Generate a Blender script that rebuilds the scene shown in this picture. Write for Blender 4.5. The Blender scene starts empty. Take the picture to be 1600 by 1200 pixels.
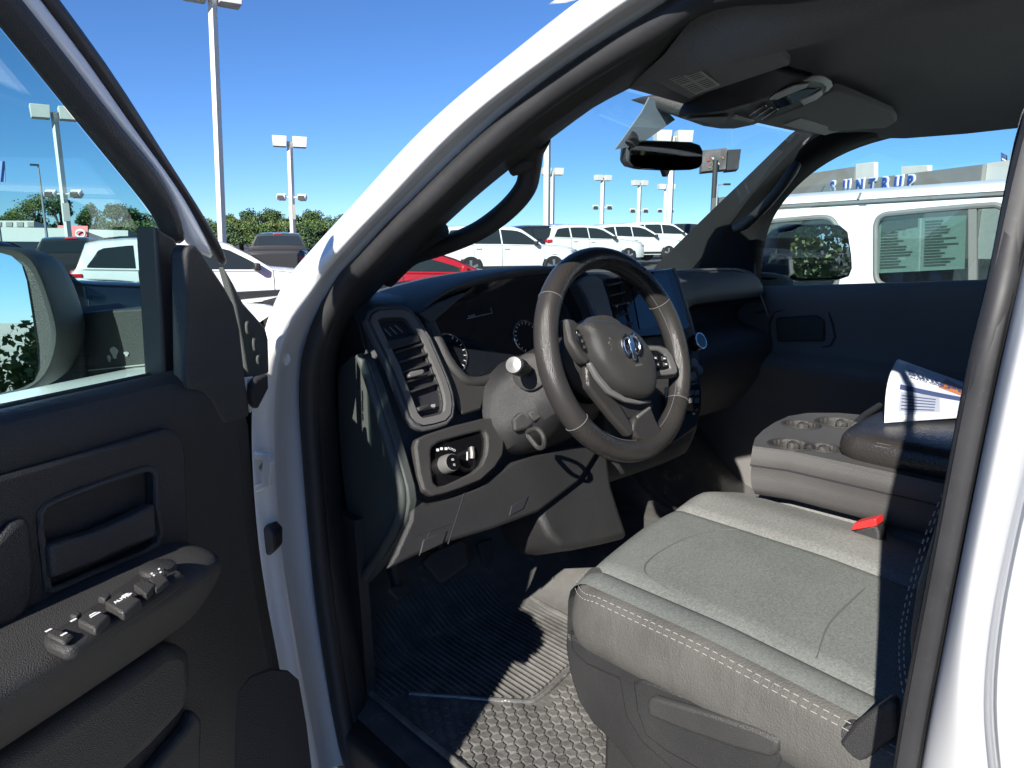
import bpy, bmesh, math, random
from mathutils import Vector as V, Matrix, noise
random.seed(7)
R = math.radians
scn = bpy.context.scene
COL = scn.collection

# ------------------------------------------------------------------ camera, sky, sun, exposure
EYE = 1.62                       # camera height above the parking bay
FPX = 1150.0                     # focal length in pixels of the 1600 px wide photograph
YAW, PITCH = R(43), R(11.4)
cam_d = bpy.data.cameras.new('camera'); cam = bpy.data.objects.new('camera', cam_d); COL.objects.link(cam)
cam_d.sensor_width = 36.0; cam_d.lens = 36.0 * FPX / 1600.0
cam_d.clip_start = 0.02; cam_d.clip_end = 3000
cam.location = (0, 0, EYE); cam.rotation_euler = (R(90) - PITCH, 0, -YAW)
scn.camera = cam

SUN_EL = 30.0
SUN_FROM = V((-0.926, -0.378, 0)).normalized()      # horizontal direction the sun stands in
world = bpy.data.worlds.new('World'); scn.world = world; world.use_nodes = True
wn = world.node_tree; wn.nodes.clear()
sky = wn.nodes.new('ShaderNodeTexSky'); sky.sky_type = 'NISHITA'; sky.sun_disc = False
sky.sun_elevation = R(SUN_EL); sky.sun_rotation = math.atan2(SUN_FROM.x, SUN_FROM.y)
sky.air_density = 1.0; sky.dust_density = 0.0; sky.ozone_density = 10.0; sky.altitude = 2800
bg = wn.nodes.new('ShaderNodeBackground'); bg.inputs[1].default_value = 0.056
wo = wn.nodes.new('ShaderNodeOutputWorld')
wn.links.new(sky.outputs[0], bg.inputs[0]); wn.links.new(bg.outputs[0], wo.inputs[0])
sun_d = bpy.data.lights.new('sun', 'SUN'); sun_d.energy = 3.5; sun_d.angle = R(0.53); sun_d.color = (1.0, 0.95, 0.87)
sun = bpy.data.objects.new('sun', sun_d); COL.objects.link(sun)
sdir = SUN_FROM * math.cos(R(SUN_EL)) + V((0, 0, math.sin(R(SUN_EL))))
sun.rotation_euler = (-sdir).to_track_quat('-Z', 'Y').to_euler(); sun.location = (-20, -10, 30)
vs = scn.view_settings
vs.view_transform = 'Standard'; vs.look = 'None'; vs.gamma = 1.0; vs.exposure = 1.5; vs.use_curve_mapping = False
scn.render.engine = 'CYCLES'
scn.cycles.max_bounces = 10; scn.cycles.transparent_max_bounces = 24

# ------------------------------------------------------------------ rays of the surveyed picture -> points on real planes
_d = V((math.sin(YAW) * math.cos(PITCH), math.cos(YAW) * math.cos(PITCH), -math.sin(PITCH)))
_r = V((math.cos(YAW), -math.sin(YAW), 0)); _u = _r.cross(_d)
E0 = V((0, 0, EYE))
def ray(x, y): return _d + _r * ((x - 800) / FPX) + _u * ((600 - y) / FPX)
def UX(x, y, v): q = ray(x, y); return E0 + q * (v / q.x)
def UY(x, y, v): q = ray(x, y); return E0 + q * (v / q.y)
def UZ(x, y, v): q = ray(x, y); return E0 + q * ((v - EYE) / q.z)      # v: world height
def UD(x, y, v): return E0 + ray(x, y) * v
def UP(x, y, p0, n): q = ray(x, y); return E0 + q * ((p0 - E0).dot(n) / q.dot(n))

# ------------------------------------------------------------------ materials
def mat(name, col, rough=0.5, metal=0.0, grain=None, var=0.0, vscale=6.0, coat=0.0, spec=0.5, sheen=0.0, coat_rough=0.03, dust=0.0, wrinkle=0.0):
    m = bpy.data.materials.new(name); m.use_nodes = True
    nt = m.node_tree; b = nt.nodes['Principled BSDF']
    b.inputs['Base Color'].default_value = (*col, 1); b.inputs['Roughness'].default_value = rough
    b.inputs['Metallic'].default_value = metal; b.inputs['Coat Weight'].default_value = coat
    b.inputs['Coat Roughness'].default_value = coat_rough
    b.inputs['Specular IOR Level'].default_value = spec; b.inputs['Sheen Weight'].default_value = sheen
    tc = nt.nodes.new('ShaderNodeTexCoord')
    if var:
        n = nt.nodes.new('ShaderNodeTexNoise'); n.inputs['Scale'].default_value = vscale; n.inputs['Detail'].default_value = 6
        nt.links.new(tc.outputs['Object'], n.inputs['Vector'])
        r = nt.nodes.new('ShaderNodeMapRange'); r.inputs[1].default_value = 0.25; r.inputs[2].default_value = 0.75
        r.inputs[3].default_value = 1 - var; r.inputs[4].default_value = 1 + var
        nt.links.new(n.outputs[0], r.inputs[0])
        x = nt.nodes.new('ShaderNodeVectorMath'); x.operation = 'SCALE'; x.inputs[0].default_value = col
        nt.links.new(r.outputs[0], x.inputs['Scale']); nt.links.new(x.outputs[0], b.inputs['Base Color'])
        r2 = nt.nodes.new('ShaderNodeMapRange'); r2.inputs[1].default_value = 0.3; r2.inputs[2].default_value = 0.7
        r2.inputs[3].default_value = max(0.02, rough - 0.08); r2.inputs[4].default_value = min(1, rough + 0.08)
        nt.links.new(n.outputs[0], r2.inputs[0]); nt.links.new(r2.outputs[0], b.inputs['Roughness'])
    if grain:
        sc, st, kind = grain
        if kind == 'v':
            g = nt.nodes.new('ShaderNodeTexVoronoi'); g.inputs['Scale'].default_value = sc
        else:
            g = nt.nodes.new('ShaderNodeTexNoise'); g.inputs['Scale'].default_value = sc; g.inputs['Detail'].default_value = 3
        nt.links.new(tc.outputs['Object'], g.inputs['Vector'])
        bp = nt.nodes.new('ShaderNodeBump'); bp.inputs['Strength'].default_value = st; bp.inputs['Distance'].default_value = 0.002
        nt.links.new(g.outputs[0], bp.inputs['Height']); nt.links.new(bp.outputs[0], b.inputs['Normal'])
        if wrinkle:
            w = nt.nodes.new('ShaderNodeTexNoise'); w.inputs['Scale'].default_value = 16; w.inputs['Detail'].default_value = 3; w.inputs['Distortion'].default_value = 1.2
            mp = nt.nodes.new('ShaderNodeMapping'); mp.inputs['Scale'].default_value = (1.0, 1.6, 0.6); nt.links.new(tc.outputs['Object'], mp.inputs['Vector']); nt.links.new(mp.outputs[0], w.inputs['Vector'])
            b2 = nt.nodes.new('ShaderNodeBump'); b2.inputs['Strength'].default_value = wrinkle; b2.inputs['Distance'].default_value = 0.012
            nt.links.new(w.outputs[0], b2.inputs['Height']); nt.links.new(b2.outputs[0], bp.inputs['Normal'])
    if dust:      # settled dust, lint and scuffs
        dn = nt.nodes.new('ShaderNodeTexNoise'); dn.inputs['Scale'].default_value = 140; dn.inputs['Detail'].default_value = 9; dn.inputs['Roughness'].default_value = 0.75
        nt.links.new(tc.outputs['Object'], dn.inputs['Vector'])
        dr = nt.nodes.new('ShaderNodeMapRange'); dr.inputs[1].default_value = 0.56; dr.inputs[2].default_value = 0.76; dr.inputs[4].default_value = dust
        nt.links.new(dn.outputs[0], dr.inputs[0])
        mx = nt.nodes.new('ShaderNodeMix'); mx.data_type = 'RGBA'; mx.inputs['B'].default_value = (0.22, 0.21, 0.195, 1)
        src = b.inputs['Base Color'].links[0].from_socket if b.inputs['Base Color'].links else None
        if src: nt.links.new(src, mx.inputs['A'])
        else: mx.inputs['A'].default_value = (*col, 1)
        nt.links.new(dr.outputs[0], mx.inputs['Factor']); nt.links.new(mx.outputs['Result'], b.inputs['Base Color'])
    return m
def glass(name, tint, refl=1.0, rough=0.0):
    m = bpy.data.materials.new(name); m.use_nodes = True
    nt = m.node_tree; nt.nodes.clear()
    o = nt.nodes.new('ShaderNodeOutputMaterial'); t = nt.nodes.new('ShaderNodeBsdfTransparent'); t.inputs[0].default_value = (*tint, 1)
    g = nt.nodes.new('ShaderNodeBsdfGlossy'); g.inputs['Roughness'].default_value = rough; g.inputs[0].default_value = (refl, refl, refl, 1)
    f = nt.nodes.new('ShaderNodeFresnel'); ge = nt.nodes.new('ShaderNodeNewGeometry')
    io = nt.nodes.new('ShaderNodeMapRange'); io.inputs[3].default_value = 1.45; io.inputs[4].default_value = 1 / 1.45   # a thin pane reflects alike from both sides
    nt.links.new(ge.outputs['Backfacing'], io.inputs[0]); nt.links.new(io.outputs[0], f.inputs[0])
    x = nt.nodes.new('ShaderNodeMixShader')
    nt.links.new(f.outputs[0], x.inputs[0]); nt.links.new(t.outputs[0], x.inputs[1]); nt.links.new(g.outputs[0], x.inputs[2])
    nt.links.new(x.outputs[0], o.inputs[0])
    return m
def fabric(name, c1, c2, scale):
    m = mat(name, c1, 0.95, grain=(scale, 0.35, 'n'), spec=0.15)
    nt = m.node_tree; b = nt.nodes['Principled BSDF']; tc = nt.nodes['Texture Coordinate']
    n = nt.nodes.new('ShaderNodeTexNoise'); n.inputs['Scale'].default_value = scale * 0.55; n.inputs['Detail'].default_value = 8; n.inputs['Roughness'].default_value = 0.8
    nt.links.new(tc.outputs['Object'], n.inputs['Vector'])
    n2 = nt.nodes.new('ShaderNodeTexNoise'); n2.inputs['Scale'].default_value = 7; n2.inputs['Detail'].default_value = 4
    nt.links.new(tc.outputs['Object'], n2.inputs['Vector'])
    a = nt.nodes.new('ShaderNodeMath'); a.operation = 'MULTIPLY_ADD'; a.inputs[1].default_value = 0.25; nt.links.new(n2.outputs[0], a.inputs[0]); nt.links.new(n.outputs[0], a.inputs[2])
    r = nt.nodes.new('ShaderNodeMapRange'); r.inputs[1].default_value = 0.45; r.inputs[2].default_value = 0.8; nt.links.new(a.outputs[0], r.inputs[0])
    x = nt.nodes.new('ShaderNodeMix'); x.data_type = 'RGBA'; x.inputs['A'].default_value = (*c1, 1); x.inputs['B'].default_value = (*c2, 1)
    nt.links.new(r.outputs[0], x.inputs['Factor']); nt.links.new(x.outputs['Result'], b.inputs['Base Color'])
    return m
def emit(name, col, s):
    m = bpy.data.materials.new(name); m.use_nodes = True
    b = m.node_tree.nodes['Principled BSDF']; b.inputs['Base Color'].default_value = (*col, 1)
    b.inputs['Emission Color'].default_value = (*col, 1); b.inputs['Emission Strength'].default_value = s
    return m

MT = dict(
    white=mat('white_paint', (0.80, 0.80, 0.79), 0.35, coat=0.6, var=0.015, vscale=3),
    plastic=mat('black_grained_plastic', (0.026, 0.026, 0.027), 0.45, grain=(900, 0.4, 'v'), var=0.16, vscale=7, dust=0.05),
    plastic2=mat('charcoal_plastic', (0.040, 0.039, 0.038), 0.43, grain=(900, 0.4, 'v'), var=0.16, vscale=7, dust=0.05),
    endcap=mat('dark_green_grey_plastic', (0.06, 0.068, 0.064), 0.55, grain=(700, 0.3, 'v'), var=0.06),
    matte=mat('matte_pillar_trim', (0.013, 0.0135, 0.0145), 0.8, grain=(900, 0.3, 'v'), spec=0.2),
    plastic4=mat('fill_lightened_door_trim', (0.15, 0.146, 0.143), 0.6, grain=(900, 0.35, 'v'), var=0.12),  # warm grey raised far above the other trim: fill light put into the colour
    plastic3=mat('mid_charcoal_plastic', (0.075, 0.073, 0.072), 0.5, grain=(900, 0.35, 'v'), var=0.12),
    soft=mat('soft_touch_dash', (0.07, 0.071, 0.075), 0.5, grain=(700, 0.5, 'v'), var=0.06),
    gloss=mat('gloss_black', (0.006, 0.006, 0.007), 0.08, coat=0.5),
    rubber=mat('black_rubber', (0.022, 0.022, 0.024), 0.55, var=0.12, vscale=20, dust=0.12),
    leather=mat('black_leather', (0.028, 0.026, 0.025), 0.32, grain=(260, 0.3, 'v'), var=0.12, vscale=14),
    perf=mat('perforated_leather', (0.032, 0.030, 0.029), 0.32, grain=(620, 0.3, 'v'), var=0.1, vscale=14),
    stitch=mat('pale_thread', (0.30, 0.295, 0.275), 0.8),
    stitch2=mat('dark_thread', (0.10, 0.10, 0.10), 0.8),
    silver=mat('satin_silver', (0.17, 0.168, 0.165), 0.42, metal=0.3, var=0.08),
    chrome=mat('chrome', (0.80, 0.80, 0.80), 0.16, metal=1.0),
    seat=fabric('grey_green_seat_fabric', (0.095, 0.104, 0.098), (0.20, 0.213, 0.203), 520),
    bolster=fabric('light_grey_seat_fabric', (0.125, 0.128, 0.122), (0.25, 0.254, 0.243), 420),
    side=mat('grey_vinyl', (0.078, 0.076, 0.071), 0.68, grain=(420, 0.7, 'n'), var=0.18, vscale=12, wrinkle=0.16, dust=0.2),
    liner=fabric('dark_headliner', (0.16, 0.164, 0.17), (0.21, 0.215, 0.222), 500),
    visor=fabric('visor_cloth', (0.19, 0.192, 0.196), (0.25, 0.252, 0.256), 500),
    vinyl=mat('vinyl_floor', (0.11, 0.108, 0.104), 0.2, grain=(60, 0.5, 'n'), var=0.25, vscale=18),
    mat=mat('rubber_mat', (0.135, 0.132, 0.126), 0.17, grain=(110, 0.9, 'n'), var=0.4, vscale=22, dust=0.45, spec=0.9),
    red=mat('red_plastic', (0.62, 0.03, 0.03), 0.35),
    tag_=mat('pale_label', (0.42, 0.42, 0.40), 0.7),
    label=mat('grey_label', (0.30, 0.30, 0.28), 0.7, var=0.05),
    print_=mat('dark_print', (0.02, 0.02, 0.025), 0.6),
    print_w=mat('white_print', (0.75, 0.75, 0.75), 0.6),
    steel=mat('grey_steel', (0.35, 0.36, 0.37), 0.4, metal=0.6),
    mirror=mat('mirror_glass', (0.92, 0.93, 0.94), 0.0, metal=1.0),
    mirror_dim=mat('dimming_mirror_glass', (0.10, 0.11, 0.12), 0.02, metal=1.0),
    screen=mat('screen_glass', (0.01, 0.012, 0.016), 0.05, coat=1.0),
    cloth=mat('speaker_mesh', (0.03, 0.03, 0.032), 0.7, grain=(650, 1.0, 'v')),
    wind=glass('windshield_glass', (0.80, 0.92, 0.90)),
    sglass=glass('side_glass', (0.72, 0.86, 0.84)),
    privacy=glass('privacy_glass', (0.10, 0.12, 0.12)),
    sglass2=glass('passenger_glass', (0.84, 0.92, 0.91)),
    dglass=mat('dark_car_glass', (0.012, 0.016, 0.018), 0.03, coat=0.4),
)

# ------------------------------------------------------------------ mesh helpers
class MB:
    def __init__(s): s.v = []; s.f = []
    def add(s, vs, fs):
        o = len(s.v); s.v += [V(q) for q in vs]; s.f += [tuple(i + o for i in f) for f in fs]; return s
    def box(s, c, size, M=None):
        x, y, z = [q / 2 for q in size]; c = V(c)
        p = [V((a, b, d)) for d in (-z, z) for a, b in ((-x, -y), (x, -y), (x, y), (-x, y))]
        if M is not None: p = [M @ q for q in p]
        return s.add([c + q for q in p], [(3, 2, 1, 0), (4, 5, 6, 7), (0, 1, 5, 4), (1, 2, 6, 5), (2, 3, 7, 6), (3, 0, 4, 7)])
    def prism(s, pts, vec, cap0=True, cap1=True):
        n = len(pts); vec = V(vec); pts = [V(q) for q in pts]
        nrm = V((0, 0, 0))
        for i in range(n): nrm += pts[i].cross(pts[(i + 1) % n])
        if nrm.dot(vec) < 0: pts = pts[::-1]
        fs = [(i, (i + 1) % n, n + (i + 1) % n, n + i) for i in range(n)]
        if cap0: fs.append(tuple(range(n - 1, -1, -1)))
        if cap1: fs.append(tuple(range(n, 2 * n)))
        return s.add(pts + [q + vec for q in pts], fs)
    def grid(s, rows, close_u=False, close_v=False, flip=False):
        m, n = len(rows), len(rows[0]); fs = []
        for i in range(m if close_u else m - 1):
            for j in range(n if close_v else n - 1):
                a, b, c, d = i * n + j, i * n + (j + 1) % n, ((i + 1) % m) * n + (j + 1) % n, ((i + 1) % m) * n + j
                fs.append((d, c, b, a) if flip else (a, b, c, d))
        return s.add([q for r_ in rows for q in r_], fs)
    def tube(s, path, r, seg=10, closed=False, caps=True, flat=1.0, up=None):
        path = [V(q) for q in path]; n = len(path); rows = []; prev = None
        for i, q in enumerate(path):
            if closed: t = path[(i + 1) % n] - path[i - 1]
            else: t = path[min(i + 1, n - 1)] - path[max(i - 1, 0)]
            t.normalize()
            if prev is None:
                a = V(up) if up is not None else (V((0, 0, 1)) if abs(t.z) < 0.9 else V((1, 0, 0)))
            else: a = prev
            a = (a - t * a.dot(t)).normalized(); b = t.cross(a); prev = a
            rr = r[i] if isinstance(r, (list, tuple)) else r
            rows.append([q + (a * math.cos(2 * math.pi * k / seg) * flat + b * math.sin(2 * math.pi * k / seg)) * rr for k in range(seg)])
        o = len(s.v); s.grid(rows, close_u=closed, close_v=True)
        if caps and not closed:
            s.f.append(tuple(o + k for k in range(seg - 1, -1, -1))); s.f.append(tuple(o + (n - 1) * seg + k for k in range(seg)))
        return s
    def lathe(s, prof, c, axis, seg=24, cap=True):
        axis = V(axis).normalized(); a = V((0, 0, 1)) if abs(axis.z) < 0.9 else V((1, 0, 0))
        a = (a - axis * a.dot(axis)).normalized(); b = axis.cross(a); c = V(c)
        rows = [[c + axis * h + (a * math.cos(2 * math.pi * k / seg) + b * math.sin(2 * math.pi * k / seg)) * max(r, 1e-4) for k in range(seg)] for r, h in prof]
        o = len(s.v); s.grid(rows, close_v=True)
        if cap and prof[0][0] > 1e-3: s.f.append(tuple(o + k for k in range(seg - 1, -1, -1)))
        if cap and prof[-1][0] > 1e-3: s.f.append(tuple(o + (len(prof) - 1) * seg + k for k in range(seg)))
        return s
    def build(s, name, material, parent=None, smooth=True, bevel=0.0, seg=2, sub=0, solid=0.0, angle=40, fix=True, soff=-1):
        me = bpy.data.meshes.new(name)
        off = V((0, 0, 0))
        if parent is not None:
            q = parent
            while q is not None: off += q.location; q = q.parent
        me.from_pydata([q - off for q in s.v], [], s.f)
        if fix:
            bm = bmesh.new(); bm.from_mesh(me); bmesh.ops.recalc_face_normals(bm, faces=bm.faces); bm.to_mesh(me); bm.free()
        if smooth:
            me.polygons.foreach_set('use_smooth', [True] * len(me.polygons)); me.set_sharp_from_angle(angle=R(angle))
        me.materials.append(MT[material] if isinstance(material, str) else material)
        o = bpy.data.objects.new(name, me); COL.objects.link(o); o.parent = parent
        if solid:
            k = o.modifiers.new('thick', 'SOLIDIFY'); k.thickness = solid; k.offset = soff
        if sub:
            k = o.modifiers.new('sub', 'SUBSURF'); k.levels = sub; k.render_levels = sub
        if bevel:
            k = o.modifiers.new('bevel', 'BEVEL'); k.width = bevel; k.segments = seg; k.limit_method = 'ANGLE'; k.angle_limit = R(35)
        return o
def tag(o, label=None, cat=None, group=None, kind=None):
    if label: o['label'] = label
    if cat: o['category'] = cat
    if group: o['group'] = group
    if kind: o['kind'] = kind
    return o
def empty(name, loc, label=None, cat=None, group=None, parent=None):
    o = bpy.data.objects.new(name, None); COL.objects.link(o); o.location = loc; o.empty_display_size = 0.1
    if parent is not None: o.parent = parent
    return tag(o, label, cat, group)
def smooth_path(pts, n=6, closed=False):
    pts = [V(q) for q in pts]; m = len(pts); out = []
    rng = range(m) if closed else range(m - 1)
    for i in rng:
        p1, p2 = pts[i], pts[(i + 1) % m]
        p0 = pts[i - 1] if (closed or i > 0) else p1 * 2 - p2
        p3 = pts[(i + 2) % m] if (closed or i + 2 < m) else p2 * 2 - p1
        for k in range(n):
            t = k / n
            out.append(0.5 * ((2 * p1) + (p2 - p0) * t + (2 * p0 - 5 * p1 + 4 * p2 - p3) * t * t + (3 * p1 - p0 - 3 * p2 + p3) * t ** 3))
    if not closed: out.append(pts[-1])
    return out
def text(s, size, material, parent, origin, ax, ay, name='lettering', depth=0.0004, align='LEFT', bold=0.0, spacing=1.0):
    cu = bpy.data.curves.new(name, 'FONT'); cu.body = s; cu.size = size; cu.extrude = depth; cu.align_x = align; cu.offset = bold; cu.space_character = spacing
    cu.resolution_u = 3
    t = bpy.data.objects.new(name + '_curve', cu); COL.objects.link(t)
    me = bpy.data.meshes.new_from_object(t.evaluated_get(bpy.context.evaluated_depsgraph_get()))
    bpy.data.objects.remove(t); bpy.data.curves.remove(cu)
    ax = V(ax).normalized(); ay = V(ay); ay = (ay - ax * ay.dot(ax)).normalized(); az = ax.cross(ay)
    off = V((0, 0, 0)); q = parent
    while q is not None: off += q.location; q = q.parent
    M = Matrix((ax, ay, az)).transposed(); o0 = V(origin) - off
    for v in me.vertices: v.co = M @ v.co + o0
    me.materials.clear(); me.materials.append(MT[material] if isinstance(material, str) else material)
    o = bpy.data.objects.new(name, me); COL.objects.link(o); o.parent = parent
    return o
def rrect(w, h, r, n=5):
    out = []
    for cx, cy, a0 in ((w / 2 - r, h / 2 - r, 0), (-w / 2 + r, h / 2 - r, 90), (-w / 2 + r, -h / 2 + r, 180), (w / 2 - r, -h / 2 + r, 270)):
        for k in range(n + 1):
            a = R(a0 + 90 * k / n); out.append((cx + r * math.cos(a), cy + r * math.sin(a)))
    return out
def fillet(pts, r, n=4):
    out = []; m = len(pts)
    for i in range(m):
        a, b, c = pts[i - 1], pts[i], pts[(i + 1) % m]
        u, w = a - b, c - b; k = min(r, u.length * 0.45, w.length * 0.45)
        p, q = b + u.normalized() * k, b + w.normalized() * k
        for j in range(n + 1):
            t = j / n; out.append(p * (1 - t) ** 2 + b * 2 * t * (1 - t) + q * t * t)
    return out
def Z(v): return EYE + v            # heights below are taken from eye level

# ================================================================== THE GROUND (the lot slopes gently)
def gz(x, y): return 0.0233 * 80 * math.tanh(x / 80) - 0.0205 * 80 * math.tanh(y / 80)
def asphalt():
    m = mat('asphalt', (0.055, 0.055, 0.056), 0.85, grain=(180, 0.6, 'n'), var=0.22, vscale=0.6)
    return m
rows = []
ax_ = [-1500, -700, -300, -150, -80] + list(range(-60, 61, 5)) + [80, 150, 300, 700, 1500]
for yy in ax_: rows.append([V((xx, yy, gz(xx, yy) if abs(xx) + abs(yy) > 6 else gz(xx, yy))) for xx in ax_])
MT['asphalt'] = asphalt()
tag(MB().grid(rows).build('parking_lot_ground', 'asphalt', fix=True), kind='structure')

# ================================================================== THE PICKUP TRUCK
T = empty('pickup_truck', (1.45, 0, 0), 'white crew cab pickup in front with its driver door wide open', 'pickup truck')
def lerp(tab, v):
    if v <= tab[0][0]: return tab[0][1]
    for (a, b), (c, d) in zip(tab, tab[1:]):
        if v <= c: return b + (d - b) * (v - a) / (c - a)
    return tab[-1][1]
F_FL = [(-0.9, 0.57), (-0.2, 0.57), (0.0, 0.62), (0.1, 0.66), (0.2, 0.705), (0.3, 0.74)]
def UF(x, y, f):
    v = f(0.0)
    for _ in range(12): q = UX(x, y, v); v = f(q.z - EYE)
    return UX(x, y, v)
fl = lambda z: lerp(F_FL, z)
fo = lambda z: fl(z) - 0.058
fm = lambda z: fl(z) - 0.034
fs = lambda z: 0.635 + 0.4 * z

ST = [((470, 1205), (482, 1205), (507, 1203), (546, 1200)), ((430, 1000), (442, 1000), (470, 995), (506, 990)), ((405, 850), (418, 850), (447, 850), (490, 850)),
      ((395, 700), (408, 700), (440, 700), (478, 700)), ((398, 600), (410, 600), (440, 600), (474, 621)), ((408, 545), (420, 545), (447, 548), (478, 560)),
      ((421, 497), (434, 497), (464, 500), (497, 500)), ((441, 437), (470, 442), (500, 437), (531, 430)), ((479, 395), (507, 402), (535, 397), (562, 398)),
      ((520, 350), (547, 357), (576, 352), (604, 352)), ((560, 308), (589, 314), (617, 310), (648, 310)), ((640, 215), (670, 224), (702, 219), (738, 222)),
      ((720, 142), (752, 153), (786, 148), (825, 148)), ((800, 78), (838, 91), (872, 86), (912, 86)), ((880, 12), (922, 27), (962, 23), (1008, 27)),
      ((960, -45), (1007, -28), (1050, -32), (1100, -28))]
rows = []; flange = []
for i, (a, b, c, d) in enumerate(ST):
    if i < 6: A = UX(*a, 0.462); B = UX(*b, 0.47); C = UX(*c, 0.522); D = UX(*d, 0.57)
    elif i == 6: A = UX(*a, 0.53); B = UX(*b, 0.495); C = UX(*c, 0.53); D = UF(*d, fl)
    else: A = UF(*a, fs); B = UF(*b, fo); C = UF(*c, fm); D = UF(*d, fl)
    A0 = A + V((0.07, 0.07, 0.0)) if i > 6 else A + V((0.05, 0.10, 0))
    A1 = (A + B) / 2 + V((-0.012, 0.004, 0.0))
    B1 = B + V((0.020, -0.004, 0)); D0 = D + V((-0.002, 0.016, 0.0)) if i < 6 else D + V((-0.006, 0.010, 0.008))
    rows.append([A0, A, A1, B, B1, C, D0, D, D + V((0.03, 0.03, 0.0))]); flange.append(D)
# roof rail behind the frame and down the B-pillar
def rail(y, z, x): return [V((x + 0.07, y, Z(z + 0.075))), V((x + 0.0, y, Z(z + 0.07))), V((x - 0.03, y, Z(z + 0.055))), V((x - 0.055, y, Z(z + 0.035))), V((x - 0.05, y, Z(z + 0.03))), V((x - 0.03, y, Z(z + 0.015))), V((x - 0.01, y, Z(z + 0.005))), V((x, y, Z(z))), V((x + 0.03, y, Z(z + 0.01)))]
rows.append(rail(0.36, 0.246, 0.722)); flange.append(V((0.722, 0.36, Z(0.246))))
rows.append(rail(0.20, 0.246, 0.722)); flange.append(V((0.722, 0.20, Z(0.246))))
rows.append(rail(-1.15, 0.235, 0.718))
MB().grid(rows).build('door_jamb', 'white', T, sub=2, angle=60)
# weld dimples and wiring boot bracket on the hinge pillar
jb = MB().lathe([(0.013, -0.001), (0.011, 0.0015), (0.007, 0.0), (0.0, 0.0005)], UX(441, 560, 0.517), (-0.75, -0.65, 0.0), 18).build('jamb_plug', 'white', T)
ck = MB().prism([UX(q[0], q[1], 0.466) for q in ((403, 703), (426, 705), (431, 720), (428, 755), (408, 765), (405, 755), (416, 750), (418, 715), (404, 714))], (-0.012, -0.008, 0)).build('hinge_strap', 'white', T, bevel=0.002)
MB().lathe([(0.006, 0), (0.006, 0.012), (0.0, 0.014)], UX(412, 728, 0.466), (-0.5, -0.8, 0), 12).build('hinge_pin', 'steel', T)
MB().prism([UX(q[0], q[1], 0.49) for q in ((415, 812), (432, 810), (443, 822), (443, 848), (434, 858), (418, 852))], (-0.025, -0.02, 0)).build('check_strap_boot', 'rubber', T, bevel=0.006, seg=3)

# B-pillar
BP = [  # inner trim, seal left, seal right, groove, outer
    ((1640, 120), (1612, 120), (1680, 140), (1720, 150), (1900, 160)),
    ((1602, 200), (1588, 210), (1640, 230), (1680, 240), (1850, 250)),
    ((1580, 330), (1563, 340), (1608, 360), (1645, 360), (1800, 360)),
    ((1560, 440), (1543, 450), (1587, 460), (1620, 460), (1760, 460)),
    ((1535, 560), (1514, 560), (1564, 560), (1592, 560), (1720, 560)),
    ((1505, 700), (1484, 720), (1531, 715), (1562, 700), (1680, 700)),
    ((1470, 930), (1444, 934), (1490, 925), (1513, 925), (1620, 925)),
    ((1440, 1094), (1412, 1094), (1456, 1094), (1500, 1094), (1600, 1094)),
    ((1425, 1200), (1396, 1205), (1436, 1205), (1522, 1205), (1610, 1205)),
    ((1405, 1330), (1372, 1340), (1414, 1340), (1520, 1340), (1620, 1340))]
wr = []; tr = []; sealB = []
for i, (a, b, c, d, e) in enumerate(BP):
    zrel = UX(*c, 0.54).z - EYE
    k = max(0.0, (zrel + 0.05)) * 0.45
    S1 = UX(*b, 0.560 + k); S2 = UX(*c, 0.545 + k); G = UX(*d, 0.505 + k); O = UX(*e, 0.470 + k)
    A = S1 + V((0.05, -0.005, 0)); A2 = S1 + V((0.11, -0.09, 0))
    tr.append([A2, A, S1 + V((0.016, 0.004, 0))]); sealB.append((S1, S2))
    wr.append([S2 + V((0.02, 0.004, 0)), S2, S2 * 0.4 + G * 0.6 + V((-0.004, 0, 0)), G, G + V((0.006, -0.008, 0)), G + V((-0.008, -0.018, 0)), O * 0.55 + G * 0.45 + V((-0.012, 0, 0)), O, V((0.462 + k, -0.06, O.z))])
MB().grid(wr).build('b_pillar', 'white', T, sub=2, angle=60)
MB().grid(tr).build('b_pillar_trim', 'plastic', T, sub=1, solid=0.004)
# pressed dimple and striker plate on the B-pillar
MB().prism([UX(q[0], q[1], 0.478) for q in ((1592, 935), (1606, 925), (1615, 1030), (1588, 1030))], (0.004, 0, 0)).build('striker_plate', 'steel', T, bevel=0.002)
# door seal: closed rubber loop round the opening
loop = [d + V((0.004, -0.012, 0.0)) for d in flange[:7]] + [d + V((0.004, -0.010, -0.012)) for d in flange[7:]]
loop += [(a + b) / 2 for a, b in sealB]
loop += [V((0.575, 0.20, Z(-0.90))), V((0.575, 0.55, Z(-0.925))), V((0.575, 0.90, Z(-0.93)))]
lp_ = smooth_path(loop, 4, True); nA = len(flange) * 4
MB().tube(lp_, [0.0165 if i < nA - 4 or i > nA + len(sealB) * 4 + 4 else 0.009 for i in range(len(lp_))], 10, closed=True).build('door_seal', 'rubber', T)
# B-pillar wide outer face of the seal lip
MB().grid([[a, (a * 0.5 + b * 0.5) + V((-0.014, 0.006, 0)), b] for a, b in sealB]).build('seal_lip', 'rubber', T, sub=1, solid=0.004)
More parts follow.
